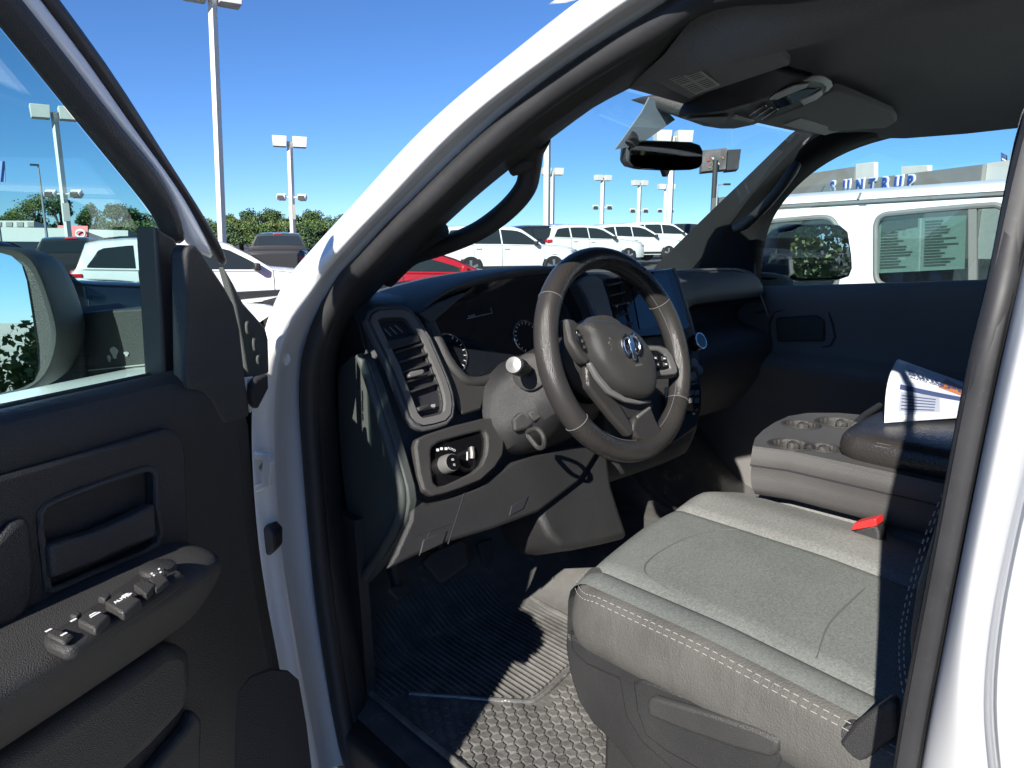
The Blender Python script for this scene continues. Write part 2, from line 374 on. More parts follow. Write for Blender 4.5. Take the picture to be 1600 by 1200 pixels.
# roof skin
rr = []
for yy in (0.80, 0.6, 0.2, -0.3, -1.15, -1.3):
    e = 0.02 if yy > 1 else (0.0 if yy > -1.2 else 0.06)
    if yy > 0.95: continue
    xs = (0.79, 0.80, 0.95, 1.2, 1.45, 1.7, 1.95, 2.10, 2.11)
    zs = (0.315, 0.33, 0.375, 0.395, 0.40, 0.395, 0.375, 0.33, 0.315)
    rr.append([V((x, yy, Z(z - e - (0.03 if yy > 0.95 else 0)))) for x, z in zip(xs, zs)])
MB().grid(rr).build('roof_panel', 'white', T, sub=1, solid=0.012)
# passenger side body shell, rear wall, rear doors (closed)
MB().prism([V((2.40, y, Z(z))) for y, z in ((1.25, -0.17), (-1.2, -0.12), (-1.2, -1.05), (1.25, -1.05))], (0.06, 0, 0)).build('passenger_side_panel', 'white', T, bevel=0.02)
MB().prism([V((0.47, y, Z(z))) for y, z in ((-0.08, -0.15), (-1.2, -0.12), (-1.2, -1.05), (-0.08, -1.05))], (0.05, 0, 0)).build('rear_door', 'white', T, bevel=0.015)
MB().prism([V((0.55, y, Z(z))) for y, z in ((-0.07, -0.15), (-0.07, 0.25), (-0.16, 0.25), (-0.16, -0.15))], (0.14, 0, 0)).build('pillar_core', 'plastic', T)
MB().prism([V((0.66, y, Z(z))) for y, z in ((-0.95, -0.15), (-0.80, 0.24), (-1.2, 0.24), (-1.2, -0.15))], (0.06, 0, 0)).build('c_pillar', 'white', T)
MB().grid([[V((0.56, -0.1, Z(-0.15))), V((0.71, -0.1, Z(0.25)))], [V((0.56, -1.0, Z(-0.15))), V((0.71, -1.0, Z(0.25)))]]).build('rear_door_glass', 'privacy', T, solid=0.004)
MB().prism([V((x, -1.22, Z(z))) for x, z in ((0.5, -1.05), (2.4, -1.05), (2.4, -0.12), (0.5, -0.12))], (0, 0.06, 0)).build('cab_back_wall', 'white', T, bevel=0.02)
MB().prism([V((x, -1.20, Z(z))) for x, z in ((0.62, -0.13), (2.28, -0.13), (2.12, 0.3), (0.78, 0.3))], (0, 0.008, 0)).build('rear_window', 'privacy', T)
MB().prism([V((0.50, y, Z(z))) for y, z in ((1.02, -0.96), (1.02, -1.12), (-1.2, -1.12), (-1.2, -0.96))], (0.12, 0, 0)).build('rocker_panel', 'white', T, bevel=0.015)
MB().prism([V((0.565, y, Z(z))) for y, z in ((1.15, -0.855), (1.15, -0.95), (0.0, -0.95), (0.0, -0.855))], (0.10, 0, 0)).build('sill_trim', 'plastic', T, bevel=0.012, seg=3)

# front end: hood, cowl, fenders, grille, wheels
hood = []
for yy, w, zc, ze in ((1.55, 0.86, -0.125, -0.125), (1.8, 0.87, -0.145, -0.15), (2.2, 0.86, -0.18, -0.215), (2.6, 0.86, -0.22, -0.25), (2.78, 0.82, -0.26, -0.29), (2.82, 0.80, -0.34, -0.36)):
    hood.append([V((1.45 + w * k, yy - 0.08 * abs(k) ** 2, Z(zc * (1 - abs(k) ** 3) + ze * abs(k) ** 3 + (0.012 if 0.3 < abs(k) < 0.7 else 0)))) for k in (-1, -0.85, -0.6, -0.3, 0, 0.3, 0.6, 0.85, 1)])
MB().grid(hood).build('hood', 'white', T, sub=1, solid=0.02)
for s in (-1, 1):
    fd = []
    for yy, top in ((1.17, -0.115), (1.35, -0.115), (1.8, -0.145), (2.3, -0.24), (2.7, -0.29), (2.86, -0.40)):
        xo = 0.995 - (0.10 if yy > 2.8 else (0.03 if yy > 2.6 else 0))
        arch = -1.05 if not 1.65 < yy < 2.5 else -0.72
        fd.append([V((1.45 + s * 0.86, yy, Z(top + 0.0))), V((1.45 + s * 0.95, yy, Z(top - 0.02))), V((1.45 + s * xo, yy, Z(top - 0.10))), V((1.45 + s * xo, yy, Z(-0.6))), V((1.45 + s * (xo - 0.01), yy, Z(arch)))])
    MB().grid(fd).build('front_fender', 'white', T, sub=1, solid=0.01)
    w = empty('wheel', (1.45 + s * 0.86 - 1.45, 2.08, 0.41), parent=T)
    MB().lathe([(0.24, -0.13), (0.37, -0.135), (0.405, -0.10), (0.41, 0.0), (0.405, 0.10), (0.37, 0.135), (0.24, 0.13)], (1.45 + s * 0.86, 2.08, 0.41), (s, 0, 0), 36).build('tyre', 'rubber', w)
    MB().lathe([(0.24, 0.12), (0.22, 0.06), (0.09, 0.10), (0.0, 0.11)], (1.45 + s * 0.86, 2.08, 0.41), (s, 0, 0), 30).build('rim', 'steel', w)
MB().box((1.45, 2.86, Z(-0.55)), (1.5, 0.08, 0.42)).build('grille', 'plastic', T, bevel=0.03)
MB().box((1.45, 2.95, Z(-0.95)), (1.95, 0.18, 0.26)).build('bumper', 'chrome', T, bevel=0.05, seg=3)
MB().box((1.45, 1.50, Z(-0.165)), (1.40, 0.26, 0.03)).build('cowl_panel', 'plastic', T, bevel=0.006)
for x0, x1 in ((0.78, 1.35), (1.45, 2.0)):
    MB().tube([(x0, 1.50, Z(-0.135)), ((x0 + x1) / 2, 1.53, Z(-0.118)), (x1, 1.50, Z(-0.128))], 0.008, 8).build('wiper_arm', 'plastic', T)
for s in (-1, 1):
    MB().box((1.45 + s * 0.74, 2.83, Z(-0.50)), (0.32, 0.12, 0.24)).build('headlight', 'chrome', T, bevel=0.03)
# cargo bed behind the cab
MB().box((1.45, -2.25, Z(-0.62)), (1.98, 1.98, 0.72)).build('cargo_bed', 'white', T, bevel=0.04, seg=3)
for s in (-1, 1):
    w = empty('wheel', (s * 0.86, -2.0, 0.41), parent=T)
    MB().lathe([(0.24, -0.13), (0.37, -0.135), (0.405, -0.10), (0.41, 0.0), (0.405, 0.10), (0.37, 0.135), (0.24, 0.13)], (1.45 + s * 0.86, -2.0, 0.41), (s, 0, 0), 36).build('tyre', 'rubber', w)
    MB().lathe([(0.24, 0.12), (0.22, 0.06), (0.09, 0.10), (0.0, 0.11)], (1.45 + s * 0.86, -2.0, 0.41), (s, 0, 0), 30).build('rim', 'steel', w)

# ---------------- windshield, header, headliner
hdr_px = [(905, 172), (972, 138), (1020, 150), (1075, 180), (1182, 197), (1259, 212)]
hdr = [V((0.80, 0.86, Z(0.250)))] + [UZ(*q, Z(0.268)) for q in hdr_px[1:]]
hdr[-1] = UX(1259, 212, 2.06)
hdr = smooth_path([hdr[0], V((1.15, 0.93, Z(0.268))), V((1.45, 0.975, Z(0.272))), V((1.75, 1.0, Z(0.272))), hdr[-1]], 3)
n = len(hdr); base = []
for i in range(n):
    k = i / (n - 1) * 2 - 1; base.append(V((1.45 + 0.80 * k, 1.60 - 0.20 * k * k, Z(-0.14))))
MB().grid([[h.lerp(b, t) + V((0, 0.03 * math.sin(math.pi * t), 0.015 * math.sin(math.pi * t))) for h in hdr for b in [base[hdr.index(h)]]] for t in (0, 0.2, 0.4, 0.6, 0.8, 1.0)]).build('windshield', 'wind', T)
hl = []
for j, yy in enumerate((None, 0.80, 0.5, 0.1, -0.4, -1.18)):
    row = []
    for i in range(13):
        k = i / 12 * 2 - 1; x = 1.45 + k * 0.73
        zz = 0.345 - 0.085 * abs(k) ** 3.2 - (0.015 if j == 1 else 0)
        if j == 0:
            h = hdr[min(n - 1, round(i / 12 * (n - 1)))]; row.append(V((h.x, h.y - 0.0, h.z + 0.006)))
        else: row.append(V((x, yy, Z(zz))))
    hl.append(row)
MB().grid(hl).build('headliner', 'liner', T, sub=1)
# driver and passenger visors, with their printed labels
def slab(pts, n_, d, name, material, parent, bevel=0.006, seg=3): return MB().prism(pts, V(n_) * d).build(name, material, parent, bevel=bevel, seg=seg)
vz = Z(0.262)
def vis(pts): return [UZ(x, y, z) for x, y, z in pts]
v1 = vis([(1005, 119, Z(0.258)), (1075, 155, Z(0.258)), (1235, 102, Z(0.285)), (1222, 88, Z(0.286)), (1180, 50, Z(0.286)), (1165, 42, Z(0.286)), (1148, 48, Z(0.285)), (1110, 66, Z(0.28))])
vo = slab(v1, (0, 0, 1), 0.018, 'sun_visor', 'visor', T, 0.005)
def on_plane(pts3, x, y):
    n_ = (pts3[1] - pts3[0]).cross(pts3[2] - pts3[0]).normalized(); return UP(x, y, pts3[0], n_), n_
def flat(px, pts3, lift):
    out = []
    for x, y in px:
        q, n_ = on_plane(pts3, x, y)
        if n_.z > 0: n_ = -n_
        out.append(q + n_ * lift)
    return out
lb = flat([(1039, 116), (1086, 102), (1124, 130), (1086, 144)], [v1[0], v1[1], v1[2]], 0.004)
MB().prism(lb, (0, 0, 0.0025)).build('warning_label', 'tag_', vo)
for k in range(11):
    t0 = 0.08 + 0.08 * k
    if k == 5: continue
    a = lb[0].lerp(lb[3], t0); b = lb[1].lerp(lb[2], t0); c = lb[1].lerp(lb[2], t0 + 0.022); d = lb[0].lerp(lb[3], t0 + 0.022)
    q = MB()
    for s0, s1 in ((0.05, 0.44), (0.56, 0.94)):
        q.prism([a.lerp(b, s0) - V((0, 0, 0.0004)), a.lerp(b, s1) - V((0, 0, 0.0004)), d.lerp(c, s1) - V((0, 0, 0.0004)), d.lerp(c, s0) - V((0, 0, 0.0004))], (0, 0, 0.0002))
    q.build('print_line', 'print_', vo)
v2 = vis([(1182, 193, Z(0.262)), (1259, 208, Z(0.262)), (1385, 200, Z(0.270)), (1401, 190, Z(0.273)), (1395, 178, Z(0.278)), (1311, 143, Z(0.292)), (1300, 142, Z(0.292)), (1250, 168, Z(0.278))])
vp = slab(v2, (0, 0, 1), 0.018, 'sun_visor', 'visor', T, 0.005)
lb = flat([(1224, 193), (1250, 183), (1315, 201), (1289, 209)], [v2[0], v2[1], v2[5]], 0.004)
MB().prism(lb, (0, 0, 0.0025)).build('warning_label', 'tag_', vp)
# overhead console
oc_px = [(1062, 184), (1080, 190), (1100, 197), (1126, 201), (1150, 201), (1180, 195), (1215, 180), (1260, 160), (1295, 143), (1303, 132), (1298, 122), (1280, 118), (1262, 122), (1220, 142), (1180, 158), (1130, 172), (1085, 180)]
oc = [UZ(x, y, Z(0.250 + 0.030 * (max(0, x - 1100) / 200))) for x, y in oc_px]
OC = MB().prism(oc, (0, 0.14, 0.055)).build('overhead_console', 'plastic2', T, bevel=0.008, seg=3)
def ocp(px, lift=0.004, name='map_lamp', material='label', th=0.003):
    pts = [UZ(x, y, Z(0.250 + 0.030 * (max(0, x - 1100) / 200) - lift)) for x, y in px]
    return MB().prism(pts, (0, 0, th)).build(name, material, OC, bevel=0.001)
MT['lens'] = mat('lamp_lens', (0.55, 0.55, 0.52), 0.3)
ocp([(1202, 156), (1212, 148), (1240, 135), (1264, 131), (1260, 137), (1235, 147), (1214, 156)], name='map_lamp', material='lens')
ocp([(1250, 158), (1272, 148), (1284, 141), (1285, 149), (1276, 156), (1256, 165)], name='map_lamp', material='lens')
ocp([(1254, 127), (1270, 119), (1285, 120), (1299, 128), (1301, 135), (1295, 142), (1289, 144), (1291, 137), (1285, 130), (1272, 127)], name='console_tail_trim', material='silver')
ocp([(1205, 160), (1230, 149), (1262, 139), (1280, 139), (1270, 146), (1240, 162), (1215, 170)], lift=0.002, name='console_bezel', material='gloss')
ocp([(1142, 185), (1149, 181), (1179, 190), (1172, 192)], name='microphone_strip', material='label')
for k in range(3): ocp([(1170 + 10 * k, 181 + 3 * k), (1196 + 9 * k, 165 + 3 * k), (1199 + 9 * k, 167 + 3 * k), (1174 + 10 * k, 183 + 3 * k)], name='console_slot', material='gloss')
ocp([(1072, 186), (1100, 184), (1138, 184), (1132, 192), (1120, 196), (1098, 193)], name='console_nose_lens', material='silver')

# rear-view mirror on its stalk, with the sensor shield on the glass
RM = empty('rear_view_mirror', UY(1040, 243, 1.0) - T.location, parent=T)
def quad_mirror(px, Y): return [UY(x, y, Y + (x - 1040) * -0.0006) for x, y in px]
mpx = [(980, 232), (985, 223), (1000, 219), (1040, 220), (1080, 222), (1095, 226), (1100, 236), (1099, 256), (1094, 263), (1080, 266), (1040, 267), (1000, 265), (985, 261), (978, 252)]
mp = quad_mirror(mpx, 1.0)
MB().prism(mp, (0.012, 0.03, 0.004)).build('mirror_housing', 'plastic', RM, bevel=0.008, seg=3)
cc = sum(mp, V()) / len(mp)
MB().prism([cc + (q - cc) * 0.93 + V((0, -0.0035, 0)) for q in mp], (0, 0.002, 0)).build('mirror_face', 'mirror_dim', RM)
MB().tube([UY(990, 222, 1.01), UY(992, 213, 1.015), UY(984, 226, 1.02)], 0.012, 10).build('mirror_stalk', 'plastic', RM)
MB().prism([UY(1036, 265, 1.0), UY(1048, 265, 1.0), UY(1044, 276, 1.0), UY(1040, 276, 1.0)], (0, 0.01, 0)).build('dimmer_tab', 'plastic', RM, bevel=0.002)
MT['frit'] = mat('frosted_sensor_band', (0.16, 0.20, 0.25), 0.5)
MB().prism([UY(*q, 1.04) for q in ((1015, 152), (1030, 160), (1055, 187), (1000, 226), (961, 234), (975, 215), (1003, 175))], (0, 0.003, 0.001)).build('sensor_shield', 'frit', T)

# ---------------- A-pillar trims and grab handles
T1 = [(592, 1200), (566, 1000), (548, 900), (534, 790), (526, 700), (522, 600), (527, 540), (548, 498), (577, 462), (625, 412), (690, 350), (745, 300), (800, 255), (845, 222), (882, 194), (925, 163), (975, 137)]
T1x = [0.665, 0.665, 0.665, 0.665, 0.665, 0.665, 0.67, 0.70, 0.75, 0.77, 0.78, 0.785, 0.79, 0.795, 0.80, 0.81, 0.83]
in_edge = [UX(*q, x) for q, x in zip(T1, T1x)]
fl_s = flange[:16]
def resamp(pts, m):
    L = [0]; 
    for a, b in zip(pts, pts[1:]): L.append(L[-1] + (b - a).length)
    out = []
    for i in range(m):
        t = L[-1] * i / (m - 1)
        for j in range(len(pts) - 1):
            if t <= L[j + 1] + 1e-9:
                out.append(pts[j].lerp(pts[j + 1], (t - L[j]) / max(1e-9, L[j + 1] - L[j]))); break
        else: out.append(pts[-1].copy())
    return out
oe = smooth_path([d + V((0.012, -0.006, -0.004)) for d in flange[:16]], 4); ie = smooth_path(in_edge, 4)
# match both edges by height
def at_height(pts, z):
    best = min(range(len(pts)), key=lambda i: abs(pts[i].z - z)); return pts[best]
oe_ = resamp(oe, 60); ie_ = resamp(ie, 60)
rows = []
for a, b in zip(oe_, ie_):
    bul = V((-0.006, -0.022, 0.0))
    rows.append([a, a.lerp(b, 0.25) + bul * 0.7, a.lerp(b, 0.6) + bul, b + V((0, -0.006, 0)), b, b + V((0.02, 0.05, 0.01))])
MB().grid(rows).build('a_pillar_trim', 'plastic', T, solid=0.003)
gh = [UX(600, 432, 0.775), UX(640, 402, 0.80), UX(690, 385, 0.815), UX(745, 362, 0.825), UX(790, 330, 0.83), UX(820, 295, 0.83), UX(828, 264, 0.828), UX(832, 238, 0.815), UX(842, 216, 0.80)]
MB().tube(smooth_path(gh, 5), [0.030 - 0.0016 * i if i < 6 else 0.0205 for i in range(37)] + [0.021] * 4, 14, flat=0.8).build('grab_handle', 'plastic', T)
MB().tube(smooth_path([UX(800, 262, 0.80), UX(815, 258, 0.805), UX(832, 250, 0.815)], 4), 0.013, 10).build('handle_mount', 'plastic', T)
MB().tube(smooth_path([UX(640, 395, 0.79), UX(670, 372, 0.79), UX(690, 358, 0.79)], 4), 0.016, 10).build('handle_mount', 'plastic', T)
# upper trim between rail and headliner
ur = []
for k in range(12):
    t = k / 11; a = oe_[59].lerp(V((0.735, -1.1, Z(0.225))), t); b = ie_[59].lerp(V((0.86, -1.1, Z(0.29))), t)
    if k == 0: a, b = oe_[59], ie_[59]
    ur.append([a, a.lerp(b, 0.5) + V((0, 0, -0.012)), b, b + V((0.10, 0.0, 0.06))])
MB().grid(ur).build('roof_rail_trim', 'liner', T, solid=0.003)
# passenger pillar
Wp = [(1275, 200), (1259, 213), (1200, 270), (1140, 325), (1095, 368), (1060, 402), (1030, 430)]
Dp = [(1420, 205), (1330, 224), (1262, 262), (1222, 300), (1192, 342), (1181, 385), (1176, 450)]
Wx = [2.05, 2.06, 2.10, 2.14, 2.17, 2.19, 2.2]; Dx = [2.13, 2.13, 2.15, 2.17, 2.19, 2.20, 2.20]
rows = []
for a, ax2, b, bx in zip(Wp, Wx, Dp, Dx):
    A = UX(*a, ax2); B = UX(*b, bx)
    rows.append([A + V((0.02, 0.06, 0.01)), A, A.lerp(B, 0.35) + V((-0.03, -0.01, 0)), A.lerp(B, 0.75) + V((-0.025, -0.01, 0)), B, B + V((0.05, 0.0, 0.0))])
rr2 = [(1600, 170, 2.12), (1800, 118, 2.12)]
MB().grid(rows).build('passenger_pillar_trim', 'matte', T, sub=2)
B = [UX(1262, 262, 2.15), UX(1330, 224, 2.13), UX(1400, 203, 2.13), UX(1500, 186, 2.13), UX(1600, 171, 2.12), UX(1760, 140, 2.10)]
B.append(V((2.10, -1.1, Z(0.27))))
MB().grid([[q + V((0.06, 0, 0.02)), q, q + V((-0.03, 0, 0.02)), q + V((-0.10, 0, 0.06))] for q in B]).build('passenger_roof_rail', 'liner', T, sub=1, solid=0.004)
MB().tube(smooth_path([UX(1150, 356, 2.10), UX(1165, 350, 2.08), UX(1195, 322, 2.06), UX(1222, 290, 2.05), UX(1238, 268, 2.06), UX(1243, 258, 2.09)], 4), 0.015, 10).build('grab_handle', 'plastic', T)

# ================================================================== DRIVER DOOR (swung open)
AL = R(62.5)
HG = V((0.45, 1.062, 0)); DS = V((-math.sin(AL), -math.cos(AL), 0)); DN = V((math.cos(AL), -math.sin(AL), 0))
def DL(s, n, z): return HG + DS * s + DN * n + V((0, 0, Z(z)))
def UN(x, y, n): return UP(x, y, HG + DN * n, DN)
def sz(P): d = P - HG; return d.dot(DS), P.z - EYE
DR = empty('driver_door', HG + V((0, 0, 0.55)) - T.location, parent=T)
# outer painted shell with its shoulder ledge below the glass
prof = [(0.075, -0.178), (0.045, -0.168), (0.02, -0.163), (-0.03, -0.166), (-0.060, -0.170), (-0.085, -0.184), (-0.092, -0.35), (-0.095, -0.6), (-0.085, -0.85), (-0.05, -1.02), (0.02, -1.04), (0.075, -1.03)]
rows = []
for s, k in ((0.035, 0.6), (0.05, 0.92), (0.075, 1.0), (0.4, 1.0), (0.8, 1.0), (1.10, 1.0), (1.14, 0.9), (1.15, 0.6)):
    rows.append([DL(max(s, 0.0 if n_ < -0.02 else lerp([(-0.02, 0.04), (0.045, 0.125), (0.08, 0.15)], n_) + (0.0 if z > -0.7 else 0.06 * (z + 0.7))), 0.075 + (n_ - 0.075) * k, z) for n_, z in prof])
DSH = MB().grid(rows).build('door_skin', 'white', DR, sub=1)
MB().prism([DL(s, 0.078, z) for s, z in ((0.17, -0.20), (1.12, -0.18), (1.12, -0.98), (0.10, -0.98), (0.12, -0.75), (0.16, -0.5))], DN * 0.025).build('door_inner_shell', 'plastic', DR)
# trim panel
sf = lambda z: lerp([(-1.0, 0.03), (-0.766, 0.072), (-0.54, 0.114), (-0.44, 0.132), (-0.2, 0.134), (-0.15, 0.2)], z)
prof = [(0.068, -0.166), (0.078, -0.153), (0.100, -0.150), (0.116, -0.158), (0.124, -0.178), (0.122, -0.215), (0.117, -0.26), (0.116, -0.40), (0.116, -0.60), (0.112, -0.85), (0.10, -0.98)]
rows = []
for n_, z in prof:
    s0 = sf(z); 
    if z > -0.19: s0 = max(s0, 0.19)
    rows.append([DL(s0 - 0.004, 0.062, z), DL(s0, n_ - 0.012, z), DL(s0 + 0.012, n_, z)] + [DL(s0 + 0.012 + (1.10 - s0) * k, n_, z) for k in (0.15, 0.35, 0.6, 0.8, 1.0)] + [DL(1.13, 0.07, z)])
MB().grid(rows).build('trim_panel', 'plastic', DR, sub=1)
# sail panel at the mirror corner and the channel beside the glass
def dpl(px, n_, th, name, material, bevel=0.006, seg=3, parent=None): return MB().prism([UN(x, y, n_ + th) for x, y in px], DN * -th).build(name, material, parent or DR, bevel=bevel, seg=seg)
dpl([(290, 400), (293, 388), (300, 382), (308, 384), (318, 396), (336, 424), (352, 448), (367, 476), (376, 515), (381, 560), (386, 610), (391, 650), (380, 655), (352, 663), (340, 648), (330, 628), (318, 614), (308, 609), (293, 609)], 0.100, 0.022, 'sail_panel', 'plastic2', 0.008)
dpl([(243, 352), (256, 362), (274, 372), (280, 385), (281, 610), (258, 612)], 0.058, 0.03, 'glass_channel', 'rubber', 0.004)
# slanted window frame: three bands
ge = [(-60, -30), (0, 45), (70, 130), (140, 217), (210, 301), (236, 335), (245, 352), (252, 378)]
l1 = [(-30, -80), (28, 0), (105, 95), (175, 189), (238, 259), (264, 305), (280, 345), (288, 385)]
l2 = [(0, -80), (58, 0), (133, 95), (196, 189), (243, 255), (285, 310), (318, 370), (340, 412)]
bo = [(20, -85), (80, 0), (157, 101), (224, 206), (262, 268), (301, 329), (335, 385), (352, 418)]
top_s = [DL(0.50, 0.06, 0.27), DL(0.75, 0.06, 0.285), DL(1.05, 0.06, 0.27), DL(1.10, 0.06, 0.10), DL(1.12, 0.06, -0.17)]
gi = [DL(0.52, 0.06, 0.225), DL(0.75, 0.06, 0.24), DL(0.99, 0.06, 0.225), DL(1.03, 0.06, 0.08), DL(1.04, 0.06, -0.17)]
def band(pa, pb, na, nb, ext_a, ext_b, name, material, th, crown=0.006):
    A = ext_a[::-1] + [UN(x, y, na) for x, y in pa]; B = ext_b[::-1] + [UN(x, y, nb) for x, y in pb]
    return MB().grid([[a, a.lerp(b, 0.5) + DN * crown, b] for a, b in zip(A, B)]).build(name, material, DR, sub=1, solid=th, soff=0)
mid1 = [a.lerp(b, 0.62) for a, b in zip(gi, top_s)]; mid2 = [a.lerp(b, 0.8) for a, b in zip(gi, top_s)]
band(ge, l1, 0.066, 0.075, gi, mid1, 'window_frame', 'plastic', 0.02)
band(l1, l2, 0.070, 0.062, mid1, mid2, 'frame_flange', 'white', 0.01, 0.002)
band(l2, bo, 0.060, 0.050, mid2, top_s, 'frame_seal', 'rubber', 0.016)
gl = [UN(x, y, 0.056) for x, y in ((-30, 12), (0, 45), (70, 130), (140, 217), (210, 301), (247, 352), (259, 612))]
g2 = [DL(1.06, 0.056, -0.172), DL(1.05, 0.056, 0.08), DL(1.0, 0.056, 0.235), DL(0.75, 0.056, 0.25), DL(0.5, 0.056, 0.235)]
MB().prism(gl + g2, DN * -0.004).build('door_glass', 'sglass', DR)
MB().tube([DL(0.21, 0.066, -0.160), DL(0.5, 0.066, -0.158), DL(0.8, 0.066, -0.157), DL(1.06, 0.066, -0.157)], 0.006, 8).build('belt_seal', 'rubber', DR)
# front edge of the door: black cover with plugs, painted flange
dpl([(350, 416), (366, 444), (381, 474), (402, 497), (415, 512), (420, 530), (421, 583), (388, 592), (379, 540), (368, 478)], 0.035, 0.012, 'hinge_cover', 'endcap', 0.003)
for q in ((385, 512, 5, 11), (396, 538, 5, 12), (402, 562, 5, 8)):
    c = UN(q[0], q[1], 0.05); r_ = 0.0009
    MB().prism([c + DS * (q[2] * r_ * math.cos(a)) + V((0, 0, q[3] * r_ * math.sin(a))) for a in [k * math.pi / 8 for k in range(16)]], DN * 0.004).build('cover_plug', 'endcap', DR, bevel=0.002)
dpl([(383, 590), (396, 588), (401, 622), (398, 636), (392, 645), (388, 610)], 0.045, 0.004, 'edge_flange', 'white', 0.001)
dpl([(396, 600), (402, 592), (420, 584), (421, 607), (404, 640), (396, 632), (394, 615)], 0.05, 0.012, 'edge_buffer', 'rubber', 0.004)
# trim insert with the handle pocket cut out of it
def plate_with_hole(outer, holes, vec, name, material, parent, bevel=0.004):
    bm = bmesh.new(); loops = [outer] + holes; ed = []
    for lp in loops:
        vv = [bm.verts.new(q) for q in lp]; ed += [bm.edges.new((vv[i], vv[(i + 1) % len(vv)])) for i in range(len(vv))]
    bmesh.ops.triangle_fill(bm, use_beauty=True, use_dissolve=False, edges=ed)
    vec = V(vec)
    for f in bm.faces:
        if f.normal.dot(vec) < 0: f.normal_flip()
    ret = bmesh.ops.extrude_face_region(bm, geom=list(bm.faces))
    bmesh.ops.translate(bm, vec=vec, verts=[g for g in ret['geom'] if isinstance(g, bmesh.types.BMVert)])
    bmesh.ops.recalc_face_normals(bm, faces=bm.faces)
    bmesh.ops.dissolve_limit(bm, angle_limit=R(1), verts=bm.verts, edges=bm.edges)
    m = MB(); bm.verts.index_update()
    m.add([v.co.copy() for v in bm.verts], [tuple(v.index for v in f.verts) for f in bm.faces]); bm.free()
    return m.build(name, material, parent, bevel=bevel, seg=2, angle=30)
ins = [(-330, 846), (0, 746), (130, 709), (245, 675), (262, 671), (277, 675), (287, 688), (291, 710), (294, 780), (297, 862), (200, 920), (0, 1000), (-330, 1130)]
hole = [(62, 812), (66, 797), (80, 786), (150, 758), (222, 734), (236, 734), (243, 745), (244, 790), (245, 850), (150, 893), (85, 921), (74, 915), (68, 870)]
nI = 0.117
plate_with_hole([UN(x, y, nI + 0.016) for x, y in ins], [[UN(x, y, nI + 0.016) for x, y in hole]], DN * -0.016, 'trim_insert', 'plastic', DR, 0.004)
MB().tube(smooth_path([UN(x, y, 0.133) for x, y in hole], 3, True), 0.0035, 8, closed=True).build('handle_bezel', 'plastic2', DR)
hb = [(79, 852), (110, 843), (150, 832), (200, 810), (244, 787), (245, 840), (200, 857), (150, 880), (84, 905)]
hp = [UN(x, y, 0.144) for x, y in hb]
MB().prism(hp, DN * -0.016).build('inner_door_handle', 'plastic2', DR, bevel=0.004, seg=3)
MB().prism([UN(x, y, 0.131) for x, y in ((-30, 850), (5, 815), (30, 805), (36, 820), (42, 880), (40, 930), (25, 960), (0, 975), (-30, 980))], DN * 0.012).build('pull_cup', 'plastic', DR, bevel=0.01, seg=3)
# armrest
pa = [(0.10, -0.318), (0.150, -0.322), (0.195, -0.326), (0.210, -0.333), (0.213, -0.343), (0.204, -0.362), (0.180, -0.392), (0.150, -0.425), (0.10, -0.45)]
rows = []
for s, k, dz in ((0.262, 0.10, -0.02), (0.268, 0.45, -0.01), (0.285, 0.78, -0.004), (0.32, 0.95, 0), (0.42, 1, 0), (0.6, 1, 0), (0.85, 1, 0), (1.05, 0.9, 0), (1.09, 0.3, -0.02)):
    rows.append([DL(s, 0.10 + (n_ - 0.10) * k, -0.39 + (z + 0.39) * (0.55 + 0.45 * k) + dz) for n_, z in pa])
MB().grid(rows).build('armrest', 'plastic2', DR, sub=2)
az = Z(-0.3235)
def apl(px, z0, th, name, material, bevel=0.002): return MB().prism([UZ(x, y, Z(z0 + th)) for x, y in px], (0, 0, -th)).build(name, material, DR, bevel=bevel)
apl([(270, 886), (286, 891), (288, 897), (255, 922), (200, 957), (118, 1010), (100, 1015), (72, 1003), (66, 992), (120, 960), (200, 905), (230, 884)], -0.328, 0.012, 'switch_panel', 'plastic', 0.004)
zt = -0.314
apl([(232, 902), (250, 893), (264, 905), (243, 921)], zt, 0.006, 'lock_switch', 'plastic2', 0.0015)
apl([(208, 913), (223, 904), (244, 913), (228, 929)], zt, 0.007, 'mirror_switch', 'plastic2', 0.0015)
apl([(163, 940), (190, 922), (222, 936), (192, 957)], zt, 0.009, 'window_switch', 'plastic2', 0.002)
apl([(120, 968), (142, 949), (172, 961), (148, 982)], zt, 0.008, 'window_switch', 'plastic2', 0.002)
apl([(72, 990), (84, 980), (116, 990), (100, 1004)], zt, 0.004, 'door_lock_switch', 'plastic2', 0.002)
apl([(152, 933), (164, 925), (174, 928), (164, 936)], zt, 0.006, 'rear_window_switch', 'plastic2', 0.0015)
apl([(108, 960), (118, 953), (128, 956), (118, 963)], zt, 0.006, 'rear_window_switch', 'plastic2', 0.0015)
kn = MB().lathe([(0.017, 0), (0.016, 0.006), (0.012, 0.008), (0.0, 0.0085)], UZ(247, 893, Z(-0.318)), (0, 0, 1), 24).build('mirror_joystick', 'plastic', DR)
for dx, dy in ((-12, 3), (2, -4), (5, 1), (-8, 6)):
    apl([(247 + dx * .8 - 2, 893 + dy), (247 + dx * .8, 893 + dy - 2), (247 + dx * .8 + 2, 893 + dy), (247 + dx * .8, 893 + dy + 1)], -0.308, 0.0004, 'arrow_mark', 'print_w', 0)
def aprint(px, z0=zt + 0.0092): return apl(px, z0, 0.0003, 'switch_icon', 'print_w', 0)
ap_ax = (UZ(200, 940, Z(zt)) - UZ(190, 943, Z(zt)))
text('AUTO', 0.0062, 'print_w', DR, UZ(181, 943, Z(zt + 0.0093)), -DS, -DN * -1 if False else V((-DN.x, -DN.y, 0)) , 'switch_lettering', 0.0002)
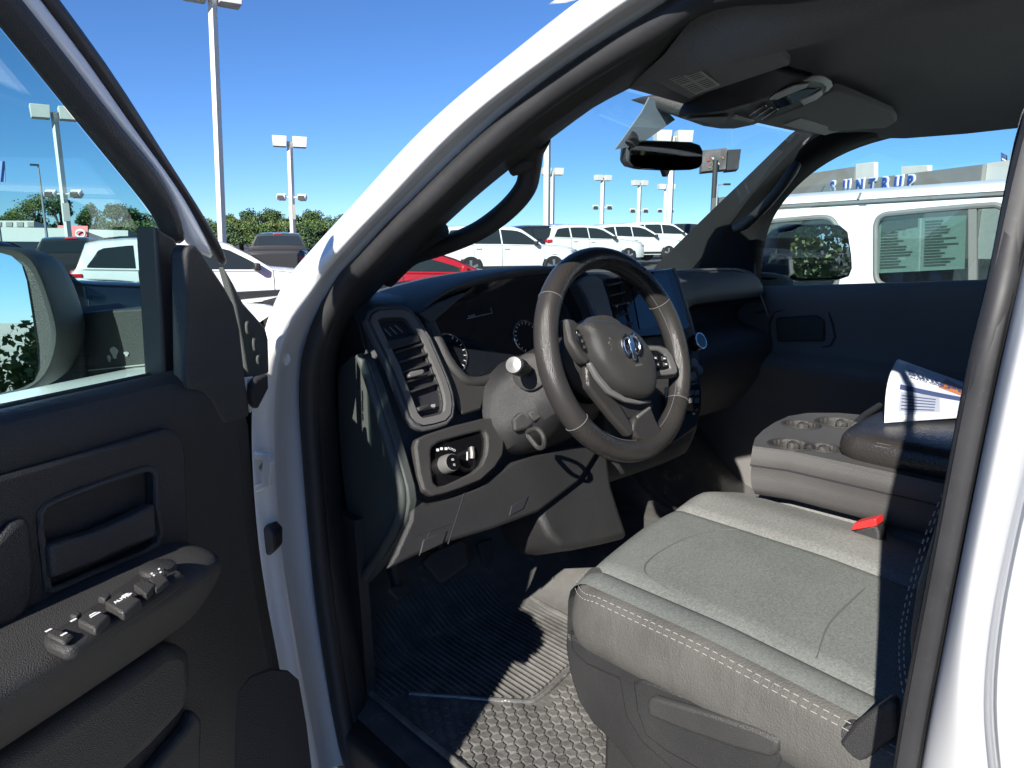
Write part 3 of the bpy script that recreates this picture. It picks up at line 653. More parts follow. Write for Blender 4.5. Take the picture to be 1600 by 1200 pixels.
for cx, cy, zz in ((198, 931, zt + 0.0093), (148, 961, zt + 0.0083)):
    c = UZ(cx, cy, Z(zz)); q = MB()
    q.prism([c + DS * a + DN * b for a, b in ((-0.005, -0.0008), (0.004, -0.0008), (0.004, 0.0012), (-0.005, 0.0012))], (0, 0, 0.0003)); q.build('window_icon', 'print_w', DR)
    MB().prism([c + DS * a - DN * b for a, b in ((-0.0045, 0.0018), (0.0035, 0.0018), (0.002, 0.0038), (-0.003, 0.0038))], (0, 0, 0.0003)).build('window_icon', 'print_w', DR)
for cx, cy in ((76, 985), (100, 991), (115, 969)):
    c = UZ(cx, cy, Z(zt + 0.0045)); MB().prism([c + DS * a + DN * b for a, b in ((-0.0025, -0.0012), (0.0025, -0.0012), (0.0025, 0.0012), (-0.0025, 0.0012))], (0, 0, 0.0003)).build('lock_icon', 'print_w', DR)
# lower door: map pocket and speaker
dpl([(-330, 1260), (0, 1192), (120, 1110), (230, 1035), (262, 1010), (290, 1005), (303, 1020), (306, 1070), (296, 1110), (240, 1170), (180, 1225), (60, 1330), (-330, 1420)], 0.113, 0.035, 'map_pocket', 'plastic2', 0.016, 4)
dpl([(300, 1130), (306, 1110), (318, 1125), (316, 1200), (290, 1300), (180, 1320), (230, 1215)], 0.113, 0.02, 'pocket_front', 'plastic', 0.01)
dpl([(368, 1110), (372, 1080), (392, 1056), (425, 1045), (452, 1048), (468, 1062), (480, 1130), (492, 1230), (492, 1290), (368, 1290)], 0.110, 0.006, 'speaker_grille', 'cloth', 0.003)

# exterior tow mirror on the door
mz0, mz1 = -0.235, 0.0
mn = (DS * math.cos(R(24)) + DN * math.sin(R(24)) + V((0, 0, 0.055))).normalized(); mt_ = V((-mn.y, mn.x, 0)); 
if mt_.dot(DN) < 0: mt_ = -mt_
mc = DL(0.255, -0.10, 0)
def MP(x, y, lift=0.0): return UP(x, y, mc + mn * lift, mn)
gpx = [(-105, 400), (-60, 394), (0, 395), (18, 400), (34, 414), (42, 440), (50, 490), (58, 545), (60, 575), (54, 595), (38, 606), (0, 614), (-60, 616), (-110, 610), (-122, 590), (-122, 420)]
hpx = [(-120, 384), (-60, 381), (0, 384), (28, 386), (48, 395), (62, 412), (76, 445), (90, 490), (97, 520), (92, 555), (78, 588), (58, 606), (30, 618), (0, 624), (-60, 628), (-130, 622), (-145, 600), (-145, 405)]
gq = [MP(x, y, 0.004) for x, y in gpx]; hq = [MP(x, y, 0.0) for x, y in hpx]
hc = sum(hq, V()) / len(hq)
rows = [[hc + (q - hc) * 0.45 + mn * 0.001 for q in hq], [hc + (q - hc) * 0.93 + mn * 0.001 for q in hq], [hc + (q - hc) * 0.96 + mn * 0.008 for q in hq], [q for q in hq], [hc + (q - hc) * 1.0 - mn * 0.05 for q in hq], [hc + (q - hc) * 0.85 - mn * 0.09 for q in hq], [hc + (q - hc) * 0.4 - mn * 0.115 for q in hq], [hc - mn * 0.12 + (q - hc) * 0.01 for q in hq]]
MB().grid(rows, close_v=True).build('mirror_housing', 'plastic2', DR, sub=1)
MB().prism(gq, -mn * 0.004).build('mirror_glass', 'mirror', DR)
def US(x, y, s_): return UP(x, y, HG + DS * s_, DS)
ar = [(112, 494), (122, 489), (180, 484), (238, 480), (243, 486), (245, 600), (240, 608), (180, 612), (120, 616), (112, 600)]
ARM = MB().prism([US(x, y, 0.165) for x, y in ar], DS * -0.09).build('mirror_arm', 'plastic2', DR, bevel=0.010, seg=3)
MB().prism([US(x, y, 0.175) for x, y in ((88, 484), (104, 482), (118, 490), (122, 540), (132, 606), (126, 616), (60, 620), (92, 570))], DS * -0.09).build('mirror_elbow', 'plastic', DR, bevel=0.010, seg=3)
MB().prism([US(x, y, 0.1665) for x, y in ((128, 579), (234, 568), (234, 570), (128, 581))], DS * -0.002).build('arm_seam', 'label', DR)
for cx, cy, w_, h_ in ((179, 551, 9, 10), (171, 560, 4, 6), (198, 553, 6, 4)):
    c = US(cx, cy, 0.1662)
    MB().prism([c + DN * ((w_ * 0.0008) * math.cos(a) * (0.8 + 0.3 * math.sin(3 * a))) + V((0, 0, h_ * 0.0008 * math.sin(a))) for a in [k * math.pi / 9 for k in range(18)]], DS * 0.0008).build('dried_splash', 'label', DR)

# ================================================================== PASSENGER DOOR (shut)
PD = empty('passenger_door', V((2.25, 0.7, 0.6)) - T.location, parent=T)
PXI = 2.20
sillA = UX(1176, 449, PXI); sillB = UX(1560, 437, PXI)
rows = []
for k in (-0.25, 0.0, 0.3, 0.6, 1.0, 1.5, 2.2):
    P_ = sillA.lerp(sillB, k); y = P_.y; z = P_.z - EYE
    rows.append([V((PXI + 0.05, y, Z(z))), V((PXI + 0.012, y, Z(z + 0.002))), V((PXI - 0.004, y, Z(z - 0.012))), V((PXI - 0.008, y, Z(z - 0.05))), V((PXI + 0.005, y, Z(-0.24))), V((PXI + 0.006, y, Z(-0.33))), V((PXI - 0.01, y, Z(-0.36))), V((PXI - 0.07, y, Z(-0.375))), V((PXI - 0.075, y, Z(-0.41))), V((PXI - 0.01, y, Z(-0.46))), V((PXI, y, Z(-0.9)))])
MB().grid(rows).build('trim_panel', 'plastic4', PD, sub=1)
for px, nm, th in ((((1214, 496), (1278, 492), (1290, 500), (1290, 532), (1216, 534)), 'inner_door_handle', 0.012),):
    MB().prism([UX(x, y, PXI + 0.004) for x, y in px], (-th, 0, 0)).build(nm, 'plastic2', PD, bevel=0.006, seg=3)
MB().tube(smooth_path([UX(x, y, PXI + 0.003) for x, y in ((1210, 488), (1285, 484), (1297, 494), (1298, 540), (1212, 542))], 3, True), 0.004, 8, closed=True).build('handle_bezel', 'plastic2', PD)
MB().prism([UX(x, y, PXI + 0.03) for x, y in ((1170, 452), (1172, 385), (1186, 342), (1225, 292), (1262, 255), (1330, 218), (1420, 198), (1600, 165), (1760, 130), (1700, 432))], (0.004, 0, 0)).build('door_glass', 'sglass2', PD)
MB().tube(smooth_path([UX(x, y, PXI + 0.015) for x, y in ((1178, 450), (1179, 400), (1186, 352), (1222, 303), (1262, 265))], 4), 0.006, 8).build('glass_run', 'rubber', PD)
# passenger mirror
pmn = V((-0.455, -0.89, 0.014)).normalized()
pc = UX(1280, 395, 2.56)
def PM(x, y): return UP(x, y, pc, pmn)
hp = [(1212, 372), (1222, 358), (1245, 350), (1290, 349), (1312, 352), (1324, 362), (1330, 400), (1331, 420), (1326, 432), (1308, 438), (1250, 440), (1228, 436), (1214, 425), (1208, 400)]
gp = [(1233, 362), (1245, 355), (1290, 352), (1312, 356), (1320, 366), (1326, 405), (1326, 422), (1320, 430), (1300, 434), (1245, 435), (1234, 428), (1232, 400)]
hq = [PM(x, y) for x, y in hp]; hc = sum(hq, V()) / len(hq)
MB().grid([[hc + (q - hc) * 0.96 + pmn * 0.008 for q in hq], hq, [q - pmn * 0.06 for q in hq], [hc + (q - hc) * 0.8 - pmn * 0.1 for q in hq], [hc + (q - hc) * 0.01 - pmn * 0.12 for q in hq]], close_v=True).build('mirror_housing', 'plastic', PD)
MB().prism([PM(x, y) + pmn * 0.010 for x, y in gp], -pmn * 0.003).build('mirror_glass', 'mirror', PD)
MB().prism([UX(x, y, 2.36) for x, y in ((1178, 404), (1205, 396), (1232, 400), (1234, 434), (1200, 438), (1178, 436))], (0.14, 0.05, 0)).build('mirror_arm', 'plastic', PD, bevel=0.015, seg=3)

# ================================================================== DASHBOARD
FP = V((0.68, 1.09, Z(-0.142))); FN = V((0, -0.914, 0.405)).normalized()
def UFp(x, y, lift=0.0): return UP(x, y, FP + FN * lift, FN)
FX = V((1, 0, 0)); FUv = FX.cross(FN) * -1
if FUv.z < 0: FUv = -FUv
D = empty('dashboard', V((1.45, 1.2, Z(-0.5))) - T.location, parent=T)
def fpl(px, lift, th, name, material, bevel=0.003, seg=2, parent=None): return MB().prism([UFp(x, y, lift + th) for x, y in px], FN * -th).build(name, material, parent or D, bevel=bevel, seg=seg)
def ring(outer, inner, vec, name, material, parent, bevel=0.002, seg=2):
    m = MB(); n_ = len(outer); vec = V(vec)
    m.grid([outer, [q + vec for q in outer], [q + vec for q in inner], inner], close_v=True)
    return m.build(name, material, parent, bevel=bevel, seg=seg)
def shrink(pts, k): c = sum(pts, V()) / len(pts); return [c + (q - c) * k for q in pts]
def inset(pts, d):
    out = []; n_ = len(pts); c = sum(pts, V()) / n_
    for i in range(n_):
        t = (pts[(i + 1) % n_] - pts[i - 1]).normalized(); nn = t.cross(FN).normalized()
        if nn.dot(c - pts[i]) < 0: nn = -nn
        out.append(pts[i] + nn * d)
    return out
dprof = [(1.60, -0.17), (1.50, -0.135), (1.40, -0.118), (1.25, -0.112), (1.17, -0.115), (1.135, -0.128), (1.118, -0.150), (1.075, -0.245), (1.018, -0.375), (1.002, -0.43), (0.998, -0.49), (1.005, -0.535), (1.03, -0.565), (1.10, -0.575), (1.35, -0.56)]
pprof = [(1.60, -0.17), (1.50, -0.125), (1.40, -0.108), (1.30, -0.10), (1.23, -0.10), (1.20, -0.112), (1.17, -0.145), (1.15, -0.195), (1.24, -0.205), (1.27, -0.265), (1.19, -0.285), (1.13, -0.30), (1.115, -0.345), (1.14, -0.44), (1.25, -0.56)]
rows = []
for x, k in ((0.682, 0), (0.70, 0), (0.85, 0), (1.05, 0), (1.25, 0), (1.50, 0), (1.62, 0.0), (1.72, 1), (1.85, 1), (2.05, 1), (2.17, 1), (2.195, 1)):
    e = 0.012 if x in (0.682, 2.195) else 0.0
    rows.append([V((x, a[0] * (1 - k) + b[0] * k + e, Z(a[1] * (1 - k) + b[1] * k - e * 0.6))) for a, b in zip(dprof, pprof)])
MB().grid(rows).build('dash_body', 'soft', D, sub=1)
# end cap seen with the door open
cap_x = 0.655
cap = [(527, 590), (532, 572), (548, 556), (562, 553), (574, 566), (588, 604), (604, 655), (622, 712), (636, 762), (639, 785), (632, 822), (612, 858), (585, 895), (569, 913), (556, 905), (545, 830), (534, 740), (528, 660)]
MB().prism([UX(x, y, cap_x + 0.004) for x, y in cap], (0.018, 0, 0)).build('dash_end_cap', 'endcap', D, bevel=0.003)
MB().tube(smooth_path([UX(x, y, cap_x) for x, y in ((562, 556), (570, 575), (585, 620), (602, 675), (618, 728), (628, 772), (622, 815), (602, 852), (580, 886), (566, 905))], 4), 0.0085, 10).build('end_cap_lip', 'endcap', D)
MB().prism([V((0.684, a + 0.004, Z(b))) for a, b in dprof[1:-1]] + [V((0.684, 1.5, Z(-0.57)))], (-0.006, 0, 0)).build('dash_side_panel', 'plastic', D, bevel=0.002)
# knee panel and lower covers
fpl([(646, 770), (668, 786), (690, 782), (748, 760), (800, 722), (860, 704), (925, 690), (935, 705), (905, 752), (842, 800), (770, 826), (690, 850), (640, 873), (605, 890), (618, 866), (642, 812)], -0.018, 0.014, 'knee_panel', 'plastic', 0.006, 3)
for a, b in (((728, 762), (700, 850)), ((648, 838), (706, 818)), ((672, 830), (655, 868))):
    MB().tube([UFp(*a, -0.0046), UFp(*b, -0.0046)], 0.0013, 6).build('panel_seam', 'print_', D)
fpl([(662, 842), (700, 829), (692, 850), (656, 866)], -0.006, 0.004, 'release_handle', 'plastic', 0.002)
fpl([(800, 790), (826, 775), (818, 795), (796, 806)], -0.005, 0.003, 'knee_slot', 'print_', 0.001)
# ---- left air vent
vout = [UFp(x, y, 0.002) for x, y in ((573, 504), (576, 496), (585, 490), (604, 488), (623, 488), (634, 492), (643, 502), (652, 516), (663, 533), (677, 565), (691, 598), (697, 618), (699, 634), (697, 650), (689, 659), (672, 664), (655, 667), (645, 662), (637, 652), (622, 612), (608, 575), (588, 535))]
vin = inset(vout, 0.0125)
ring(vout, vin, FN * 0.014, 'vent_bezel', 'silver', D, 0.003, 3)
vin2 = inset(vout, 0.017)
ring(vin, vin2, FN * 0.006, 'vent_inner_frame', 'plastic', D, 0.002)
ring(inset(vout, -0.010), inset(vout, -0.001), FN * 0.012, 'vent_surround', 'soft', D, 0.004, 3)
cv = shrink(vin, 0.98)
MB().prism(cv, -FN * 0.004).build('vent_back', 'print_', D)
for k in range(7):
    yl = 553 + 15.5 * k; xl = 614 + 5.6 * k - (0 if k > 0 else 0)
    a = UFp(xl - 1, yl + 2, 0.003); b = UFp(xl + 45 - 1.0 * k, yl - 12, 0.003)
    if k in (0, 1, 2, 3, 4): MB().prism([a, b, b + FUv * 0.004, a + FUv * 0.004], FN * 0.011).build('vent_louver', 'plastic2', D, bevel=0.001)
fpl([(600, 532), (654, 521), (658, 534), (606, 548)], 0.002, 0.014, 'vent_crossbar', 'plastic', 0.003)
for k in range(4):
    a = UFp(593 + 8 * k, 517 - 3 * k, 0.004); b = UFp(602 + 9 * k, 528 - 3 * k, 0.004)
    MB().tube([a, b], 0.0012, 6).build('vent_fin', 'silver', D)
fpl([(638, 585), (643, 580), (662, 576), (665, 581), (660, 586), (640, 590)], 0.012, 0.010, 'vent_tab', 'silver', 0.003, 3)
fpl([(652, 636), (670, 630), (674, 636), (656, 643)], 0.010, 0.010, 'vent_thumbwheel', 'plastic2', 0.003, 3)
for q in ((646, 642), (677, 634)): fpl([(q[0] - 3, q[1] - 2), (q[0] + 3, q[1] - 3), (q[0] + 3, q[1] + 2), (q[0] - 3, q[1] + 3)], 0.009, 0.001, 'vent_icon', 'label', 0)
# ---- headlamp switch panel
so = [UFp(x, y, 0.0) for x, y in ((642, 700), (645, 688), (660, 681), (700, 668), (748, 656), (768, 655), (778, 668), (782, 690), (780, 712), (768, 731), (745, 752), (715, 764), (690, 773), (670, 777), (655, 768), (648, 745))]
si = [UFp(x, y, 0.0) for x, y in ((667, 710), (669, 701), (680, 693), (708, 685), (745, 675), (751, 678), (754, 686), (754, 700), (752, 713), (745, 729), (732, 740), (712, 750), (690, 760), (678, 762), (671, 755), (668, 735))]
ring(so, si, FN * 0.014, 'switch_bezel', 'plastic2', D, 0.006, 3)
MB().prism(shrink(si, 1.02), FN * 0.004).build('switch_plate', 'gloss', D)
kc = UFp(696, 726, 0.004)
KN = MB().lathe([(0.0165, 0), (0.0165, 0.012), (0.0150, 0.022), (0.0135, 0.023)], kc, FN, 28).build('headlight_knob', 'silver', D)
MB().lathe([(0.0138, 0.0232), (0.0132, 0.0245), (0.0, 0.0245)], kc, FN, 28).build('knob_face', 'gloss', D)
for dz, tx in ((0.0035, 'ID'), (-0.0055, 'Q')): text(tx, 0.0055, 'print_w', D, kc + FN * 0.0247 + FUv * (dz - 0.001), FX, FUv, 'knob_icon', 0.0001, 'CENTER')
text('AUTO', 0.0062, 'print_w', D, UFp(699, 701, 0.0043), (FX * 0.75 - FUv * 0.45), FUv, 'switch_lettering', 0.0001)
for q in ((684, 703), (690, 701), (697, 701)): fpl([(q[0] - 2, q[1] - 2), (q[0] + 2, q[1] - 2), (q[0] + 2, q[1] + 2), (q[0] - 2, q[1] + 2)], 0.0042, 0.0003, 'switch_icon', 'print_w', 0)
MB().tube([UFp(737, 699, 0.006), UFp(738, 708, 0.008), UFp(738, 716, 0.006)], 0.0045, 8).build('dimmer_wheel', 'silver', D)
fpl([(729, 706), (731, 706), (731, 719), (729, 719)], 0.0042, 0.0003, 'dimmer_mark', 'print_w', 0)
# ---- instrument cluster
cl = [(726, 458), (700, 481), (674, 503), (684, 528), (700, 558), (716, 580), (733, 589), (770, 584), (800, 565), (860, 540), (900, 540), (950, 535), (952, 500), (938, 450), (905, 426), (860, 420), (800, 424), (755, 436)]
MB().prism([UFp(x, y, -0.018) for x, y in cl], -FN * 0.006).build('cluster_lens', 'screen', D)
for (cx, cy, rr_) in ((703, 553, 0.040), (824, 527, 0.036), (846, 548, 0.014)):
    c = UFp(cx, cy, -0.0168)
    MB().tube([c + FX * rr_ * math.cos(a) + FUv * rr_ * math.sin(a) for a in [2 * math.pi * k / 40 for k in range(40)]], 0.0013, 6, closed=True).build('gauge_ring', 'chrome', D)
    if rr_ > 0.02:
        for k in range(-5, 8):
            a = R(-65 + 18 * k) if cx < 800 else R(150 - 18 * k); u_ = FX * math.cos(a) + FUv * math.sin(a); w_ = u_.cross(FN)
            p_ = c + u_ * (rr_ * 0.93); q_ = c + u_ * (rr_ * 0.80)
            MB().prism([p_ + w_ * 0.0007, p_ - w_ * 0.0007, q_ - w_ * 0.0007, q_ + w_ * 0.0007], FN * 0.0003).build('gauge_tick', 'print_w', D)
ro = [UFp(x, y, -0.0165) for x, y in ((727, 490), (767, 481), (769, 489), (730, 498))]
text('RAM', 0.0085, 'label', D, UFp(733, 497, -0.0165), (ro[1] - ro[0]), FUv, 'badge_lettering', 0.0001)
MB().tube([ro[3], ro[2], ro[1]], 0.0008, 5).build('badge_frame', 'label', D)
# hood over the cluster: hump that runs forward into the dash top
ho = [(652, 489), (672, 470), (700, 450), (745, 433), (800, 421), (860, 416), (905, 419), (935, 434), (950, 466), (958, 505)]
A = [UFp(x, y, 0.004) for x, y in ho]; A = smooth_path(A, 3)
m = MB(); rws = []
for t, dz in ((0, 0), (0.08, 0.003), (0.35, 0.004), (0.7, -0.01), (1.0, -0.05)):
    rws.append([V((q.x + (1.0 - q.x) * 0.10 * t, q.y + 0.40 * t, q.z * (1 - t * 0.55) + Z(-0.115) * t * 0.55 + dz)) for q in A])
rws.insert(0, [q + V((0.0, 0.0, 0)) + (V((1.02, q.y, Z(-0.20))) - q).normalized() * 0.012 for q in A])
rws.insert(0, [UFp(0, 0, 0) * 0 + q + (V((1.02, q.y, Z(-0.20))) - q).normalized() * 0.014 - FN * 0.03 for q in A])
MB().grid(rws).build('cluster_hood', 'soft', D, sub=1)
fpl([(721, 457), (728, 459), (676, 504), (671, 502), (654, 488), (680, 474)], -0.012, 0.018, 'hood_cheek', 'plastic2', 0.003)
# lower lip of the cluster
MB().tube(smooth_path([UFp(x, y, -0.004) for x, y in ((672, 505), (684, 531), (698, 560), (714, 582), (733, 596), (765, 593), (800, 575), (850, 552), (905, 545))], 4), 0.0105, 10).build('cluster_lip', 'plastic2', D)
fpl([(664, 500), (676, 505), (690, 545), (706, 580), (730, 600), (775, 598), (800, 585), (790, 600), (760, 612), (752, 640), (722, 648), (708, 612), (690, 570), (672, 528)], -0.012, 0.012, 'cluster_surround', 'plastic2', 0.004)

# ---- centre stack
CL = 0.028
stk = [(903, 436), (925, 426), (990, 420), (1050, 418), (1058, 428), (1078, 490), (1092, 528), (1098, 590), (1098, 640), (1090, 668), (1060, 690), (1000, 700), (955, 690), (945, 640), (940, 560), (925, 480)]
MB().prism([UFp(x, y, CL - 0.012) for x, y in stk], -FN * 0.16).build('center_stack', 'plastic2', D, bevel=0.012, seg=3)
wd = [(842, 802), (852, 778), (900, 722), (938, 700), (952, 712), (958, 760), (972, 805), (984, 840), (945, 850), (905, 858), (878, 856), (858, 836)]
MB().prism([UFp(x, y, -0.02) for x, y in wd], -FN * 0.14).build('knee_bolster', 'plastic', D, bevel=0.014, seg=4)
fpl([(968, 428), (1051, 419), (1056, 428), (1078, 512), (1060, 522), (990, 528), (975, 470)], CL - 0.01, 0.006, 'screen_bezel', 'gloss', 0.003)
fpl([(985, 433), (1043, 427), (1066, 506), (1000, 514)], CL - 0.003, 0.001, 'touch_screen', 'screen', 0)
MB().tube(smooth_path([UFp(x, y, CL - 0.004) for x, y in ((1052, 419), (1060, 440), (1076, 492), (1086, 528))], 3), 0.004, 8).build('screen_trim', 'silver', D)
fpl([(906, 440), (916, 432), (930, 430), (942, 438), (950, 462), (962, 508), (964, 520), (938, 520), (930, 488), (920, 460)], CL - 0.018, 0.014, 'stack_trim', 'silver', 0.004, 3)
fpl([(946, 436), (968, 432), (978, 470), (990, 525), (966, 525), (955, 475)], CL - 0.012, 0.004, 'center_vent', 'gloss', 0.002)
for k in range(5): MB().tube([UFp(949 + 4 * k, 446 + 16 * k, CL - 0.005), UFp(972 + 4 * k, 441 + 16 * k, CL - 0.005)], 0.0025, 6).build('vent_louver', 'plastic', D)
for q in ((962, 479), (980, 474)): MB().lathe([(0.004, 0), (0.003, 0.004), (0, 0.005)], UFp(*q, CL - 0.006), FN, 12).build('vent_knob', 'silver', D)
c = UFp(1083, 537, CL - 0.01)
MB().lathe([(0.020, 0), (0.020, 0.022), (0.018, 0.026), (0.0, 0.026)], c, FN, 28).build('volume_knob', 'gloss', D)
MB().tube([c + FN * 0.024 + (FX * math.cos(a) + FUv * math.sin(a)) * 0.0195 for a in [2 * math.pi * k / 28 for k in range(28)]], 0.0018, 6, closed=True).build('knob_ring', 'chrome', D)
for q, r_ in (((1078, 570), 0.013), ((1086, 580), 0.012), ((1076, 590), 0.012)):
    MB().lathe([(r_, 0), (r_ * 0.9, 0.016), (0, 0.017)], UFp(*q, CL - 0.01), FN, 20).build('climate_knob', 'silver', D)
fpl([(1040, 605), (1090, 598), (1096, 610), (1096, 632), (1088, 642), (1040, 650)], CL - 0.01, 0.006, 'switch_bank', 'gloss', 0.002)
for i in range(3):
    for j in range(2): fpl([(1068 + 9 * i, 610 + 12 * j), (1075 + 9 * i, 609 + 12 * j), (1075 + 9 * i, 617 + 12 * j), (1068 + 9 * i, 618 + 12 * j)], CL - 0.003, 0.003, 'toggle_switch', 'silver', 0.001)
# passenger side vent and bright edge
MB().tube(smooth_path([V((x, y, Z(z))) for x, y, z in ((1.72, 1.222, -0.099), (1.9, 1.222, -0.099), (2.06, 1.218, -0.102), (2.12, 1.205, -0.115), (2.155, 1.175, -0.17), (2.165, 1.14, -0.25))], 4), 0.0035, 8).build('dash_edge_trim', 'silver', D)
for k in range(4):
    MB().box((2.165, 1.20 - 0.012 * k, Z(-0.14 - 0.032 * k)), (0.05, 0.02, 0.005)).build('vent_louver', 'plastic2', D)

# ================================================================== STEERING COLUMN AND WHEEL
WC = V((1.025, 0.821, Z(-0.206))); WN = V((0, -math.cos(R(19)), math.sin(R(19)))); WXv = V((1, 0, 0)); WYv = V((0, math.sin(R(19)), math.cos(R(19))))
SC = empty('steering_column', V((1.025, 1.0, Z(-0.27))) - T.location, parent=T)
def sect(c, pts): return [c + WXv * a + WYv * b for a, b in pts]
s_far = [(-0.150, -0.02), (-0.12, 0.025), (-0.06, 0.05), (0.06, 0.05), (0.13, 0.03), (0.165, 0.0), (0.15, -0.10), (0.09, -0.14), (-0.06, -0.15), (-0.14, -0.135), (-0.165, -0.08)]
s_mid = [(-0.095, 0.02), (-0.078, 0.045), (-0.042, 0.06), (0.045, 0.06), (0.085, 0.045), (0.105, 0.0), (0.09, -0.07), (0.055, -0.095), (-0.05, -0.10), (-0.085, -0.085), (-0.10, -0.04)]
s_near = [(a * 0.80, b * 0.80) for a, b in s_mid]
rows = [sect(WC - WN * 0.22, s_far), sect(WC - WN * 0.185, [(a * 0.97, b * 0.95) for a, b in s_far]), sect(WC - WN * 0.13, s_mid), sect(WC - WN * 0.085, [(a * 0.97, b * 0.97) for a, b in s_mid]), sect(WC - WN * 0.065, s_near)]
MB().grid(rows, close_v=True).build('column_shroud', 'plastic', SC, sub=1)
MB().lathe([(0.074, -0.075), (0.078, -0.04), (0.075, -0.018), (0.05, -0.012)], WC, WN, 32).build('clock_spring_cover', 'plastic2', SC)
tip = UX(802, 570, 0.845); sdir_ = (tip - V((0.955, 0.955, Z(-0.255)))).normalized()
STK = MB().tube([tip - sdir_ * 0.135, tip - sdir_ * 0.07, tip - sdir_ * 0.045, tip - sdir_ * 0.040, tip - sdir_ * 0.01], [0.011, 0.011, 0.012, 0.0155, 0.0155], 20).build('turn_signal_stalk', 'plastic', SC)
MB().lathe([(0.0150, -0.011), (0.0150, -0.002), (0.0138, 0.0), (0.0, 0.0015)], tip, sdir_, 24).build('stalk_end_cap', 'silver', SC)
MB().lathe([(0.036, -0.012), (0.034, 0.004), (0.014, 0.016), (0.0, 0.016)], tip - sdir_ * 0.088, sdir_, 24).build('stalk_boot', 'plastic2', SC)
def spl(px, p0, th, name, material, bevel=0.003, seg=2):
    nn = V((-0.35, -0.87, 0.30)).normalized()
    return MB().prism([UP(x, y, p0, nn) for x, y in px], nn * th).build(name, material, SC, bevel=bevel, seg=seg)
p0 = V((0.90, 0.975, Z(-0.33)))
spl([(797, 655), (808, 645), (825, 638), (848, 630), (856, 640), (840, 655), (822, 672), (800, 676)], p0 + V((0, -0.02, 0)), 0.012, 'tilt_lever_housing', 'plastic', 0.006, 3)
spl([(822, 646), (844, 636), (852, 648), (832, 660)], p0 + V((0, -0.035, 0)), 0.008, 'column_cover_panel', 'plastic2', 0.003)
MB().tube(smooth_path([UX(824, 676, 0.885), UX(838, 670, 0.875), UX(848, 680, 0.875), UX(850, 696, 0.88), UX(842, 700, 0.885), UX(832, 690, 0.885)], 3, True), 0.0045, 8, closed=True).build('tilt_lever', 'plastic2', SC)

W = empty('steering_wheel', WC - T.location, parent=T)
def UW(x, y, h): return UP(x, y, WC + WN * h, WN)
def wpl(px, h, th, name, material, bevel=0.004, seg=3): return MB().prism([UW(x, y, h + th) for x, y in px], WN * -th).build(name, material, W, bevel=bevel, seg=seg)
RM_, rm_ = 0.176, 0.0195
def rim_arc(a0, a1, name, material, k=1.0):
    nn = max(4, int(abs(a1 - a0) / 5)); rows = []
    for i in range(nn + 1):
        a = R(a0 + (a1 - a0) * i / nn); u_ = WXv * math.cos(a) + WYv * math.sin(a)
        rows.append([WC + u_ * (RM_ + rm_ * k * math.cos(b) * 1.0) + WN * (rm_ * k * 1.12 * math.sin(b)) for b in [2 * math.pi * j / 18 for j in range(18)]])
    return MB().grid(rows, close_v=True).build(name, material, W)
# leather-wrapped rim in four sections with perforated grips
cuts = [(28, 142, 'leather'), (142, 215, 'perf'), (215, 322, 'leather'), (322, 388, 'perf')]
for a0, a1, mm in cuts:
    rim_arc(a0, a1, 'rim', mm)
    a = R(a0); u_ = WXv * math.cos(a) + WYv * math.sin(a)
    MB().tube([WC + u_ * (RM_ + rm_ * 1.01 * math.cos(b)) + WN * (rm_ * 1.13 * math.sin(b)) for b in [2 * math.pi * j / 24 for j in range(24)]], 0.0010, 6, closed=True).build('rim_seam', 'stitch2', W)
st = [WC + (WXv * math.cos(a) + WYv * math.sin(a)) * (RM_ - rm_ * 0.96) + WN * 0.007 for a in [2 * math.pi * j / 90 for j in range(90)]]
MB().tube(st, 0.0006, 5, closed=True).build('rim_stitch', 'stitch2', W)
def zz5(pts): return [(820 + x * 0.3165, 360 + y * 0.3165) for x, y in pts]
hub = zz5([(275, 470), (300, 445), (350, 437), (420, 445), (480, 465), (540, 505), (585, 560), (620, 615), (638, 680), (643, 740), (637, 800), (612, 830), (560, 828), (500, 810), (440, 765), (390, 700), (350, 640), (325, 570), (305, 510)])
hb = [UW(x, y, 0.032) for x, y in hub]; hc = sum(hb, V()) / len(hb)
rows = [[q - WN * 0.055 for q in shrink(hb, 0.93)], [q - WN * 0.02 for q in shrink(hb, 1.0)], hb, [q + WN * 0.010 for q in shrink(hb, 0.95)], [q + WN * 0.017 for q in shrink(hb, 0.82)], [q + WN * 0.021 for q in shrink(hb, 0.5)], [q + WN * 0.022 for q in shrink(hb, 0.02)]]
MB().grid(rows, close_v=True).build('airbag_cover', 'plastic2', W, sub=1)
# spokes
def spoke(px, h, th, name='spoke', material='plastic2', bevel=0.006): return wpl(px, h, th, name, material, bevel)
spoke(zz5([(205, 430), (245, 440), (300, 480), (330, 560), (345, 630), (310, 660), (270, 620), (225, 540)]), -0.004, 0.022)
spoke(zz5([(590, 560), (680, 565), (725, 590), (765, 680), (760, 715), (740, 725), (640, 730), (630, 660)]), -0.002, 0.020)
wpl(zz5([(255, 490), (285, 480), (312, 510), (325, 570), (318, 610), (290, 590), (265, 545)]), 0.016, 0.006, 'button_pad', 'gloss', 0.003)
bz = zz5([(606, 572), (660, 570), (700, 580), (728, 612), (752, 670), (757, 700), (745, 712), (700, 716), (644, 714), (642, 690), (690, 688), (722, 680), (712, 650), (690, 610), (660, 595), (615, 592)])
wpl(bz, 0.016, 0.007, 'spoke_bezel', 'silver', 0.003)
wpl(zz5([(614, 596), (660, 598), (690, 612), (712, 652), (720, 680), (690, 690), (640, 692)]), 0.015, 0.005, 'button_pad', 'gloss', 0.002)
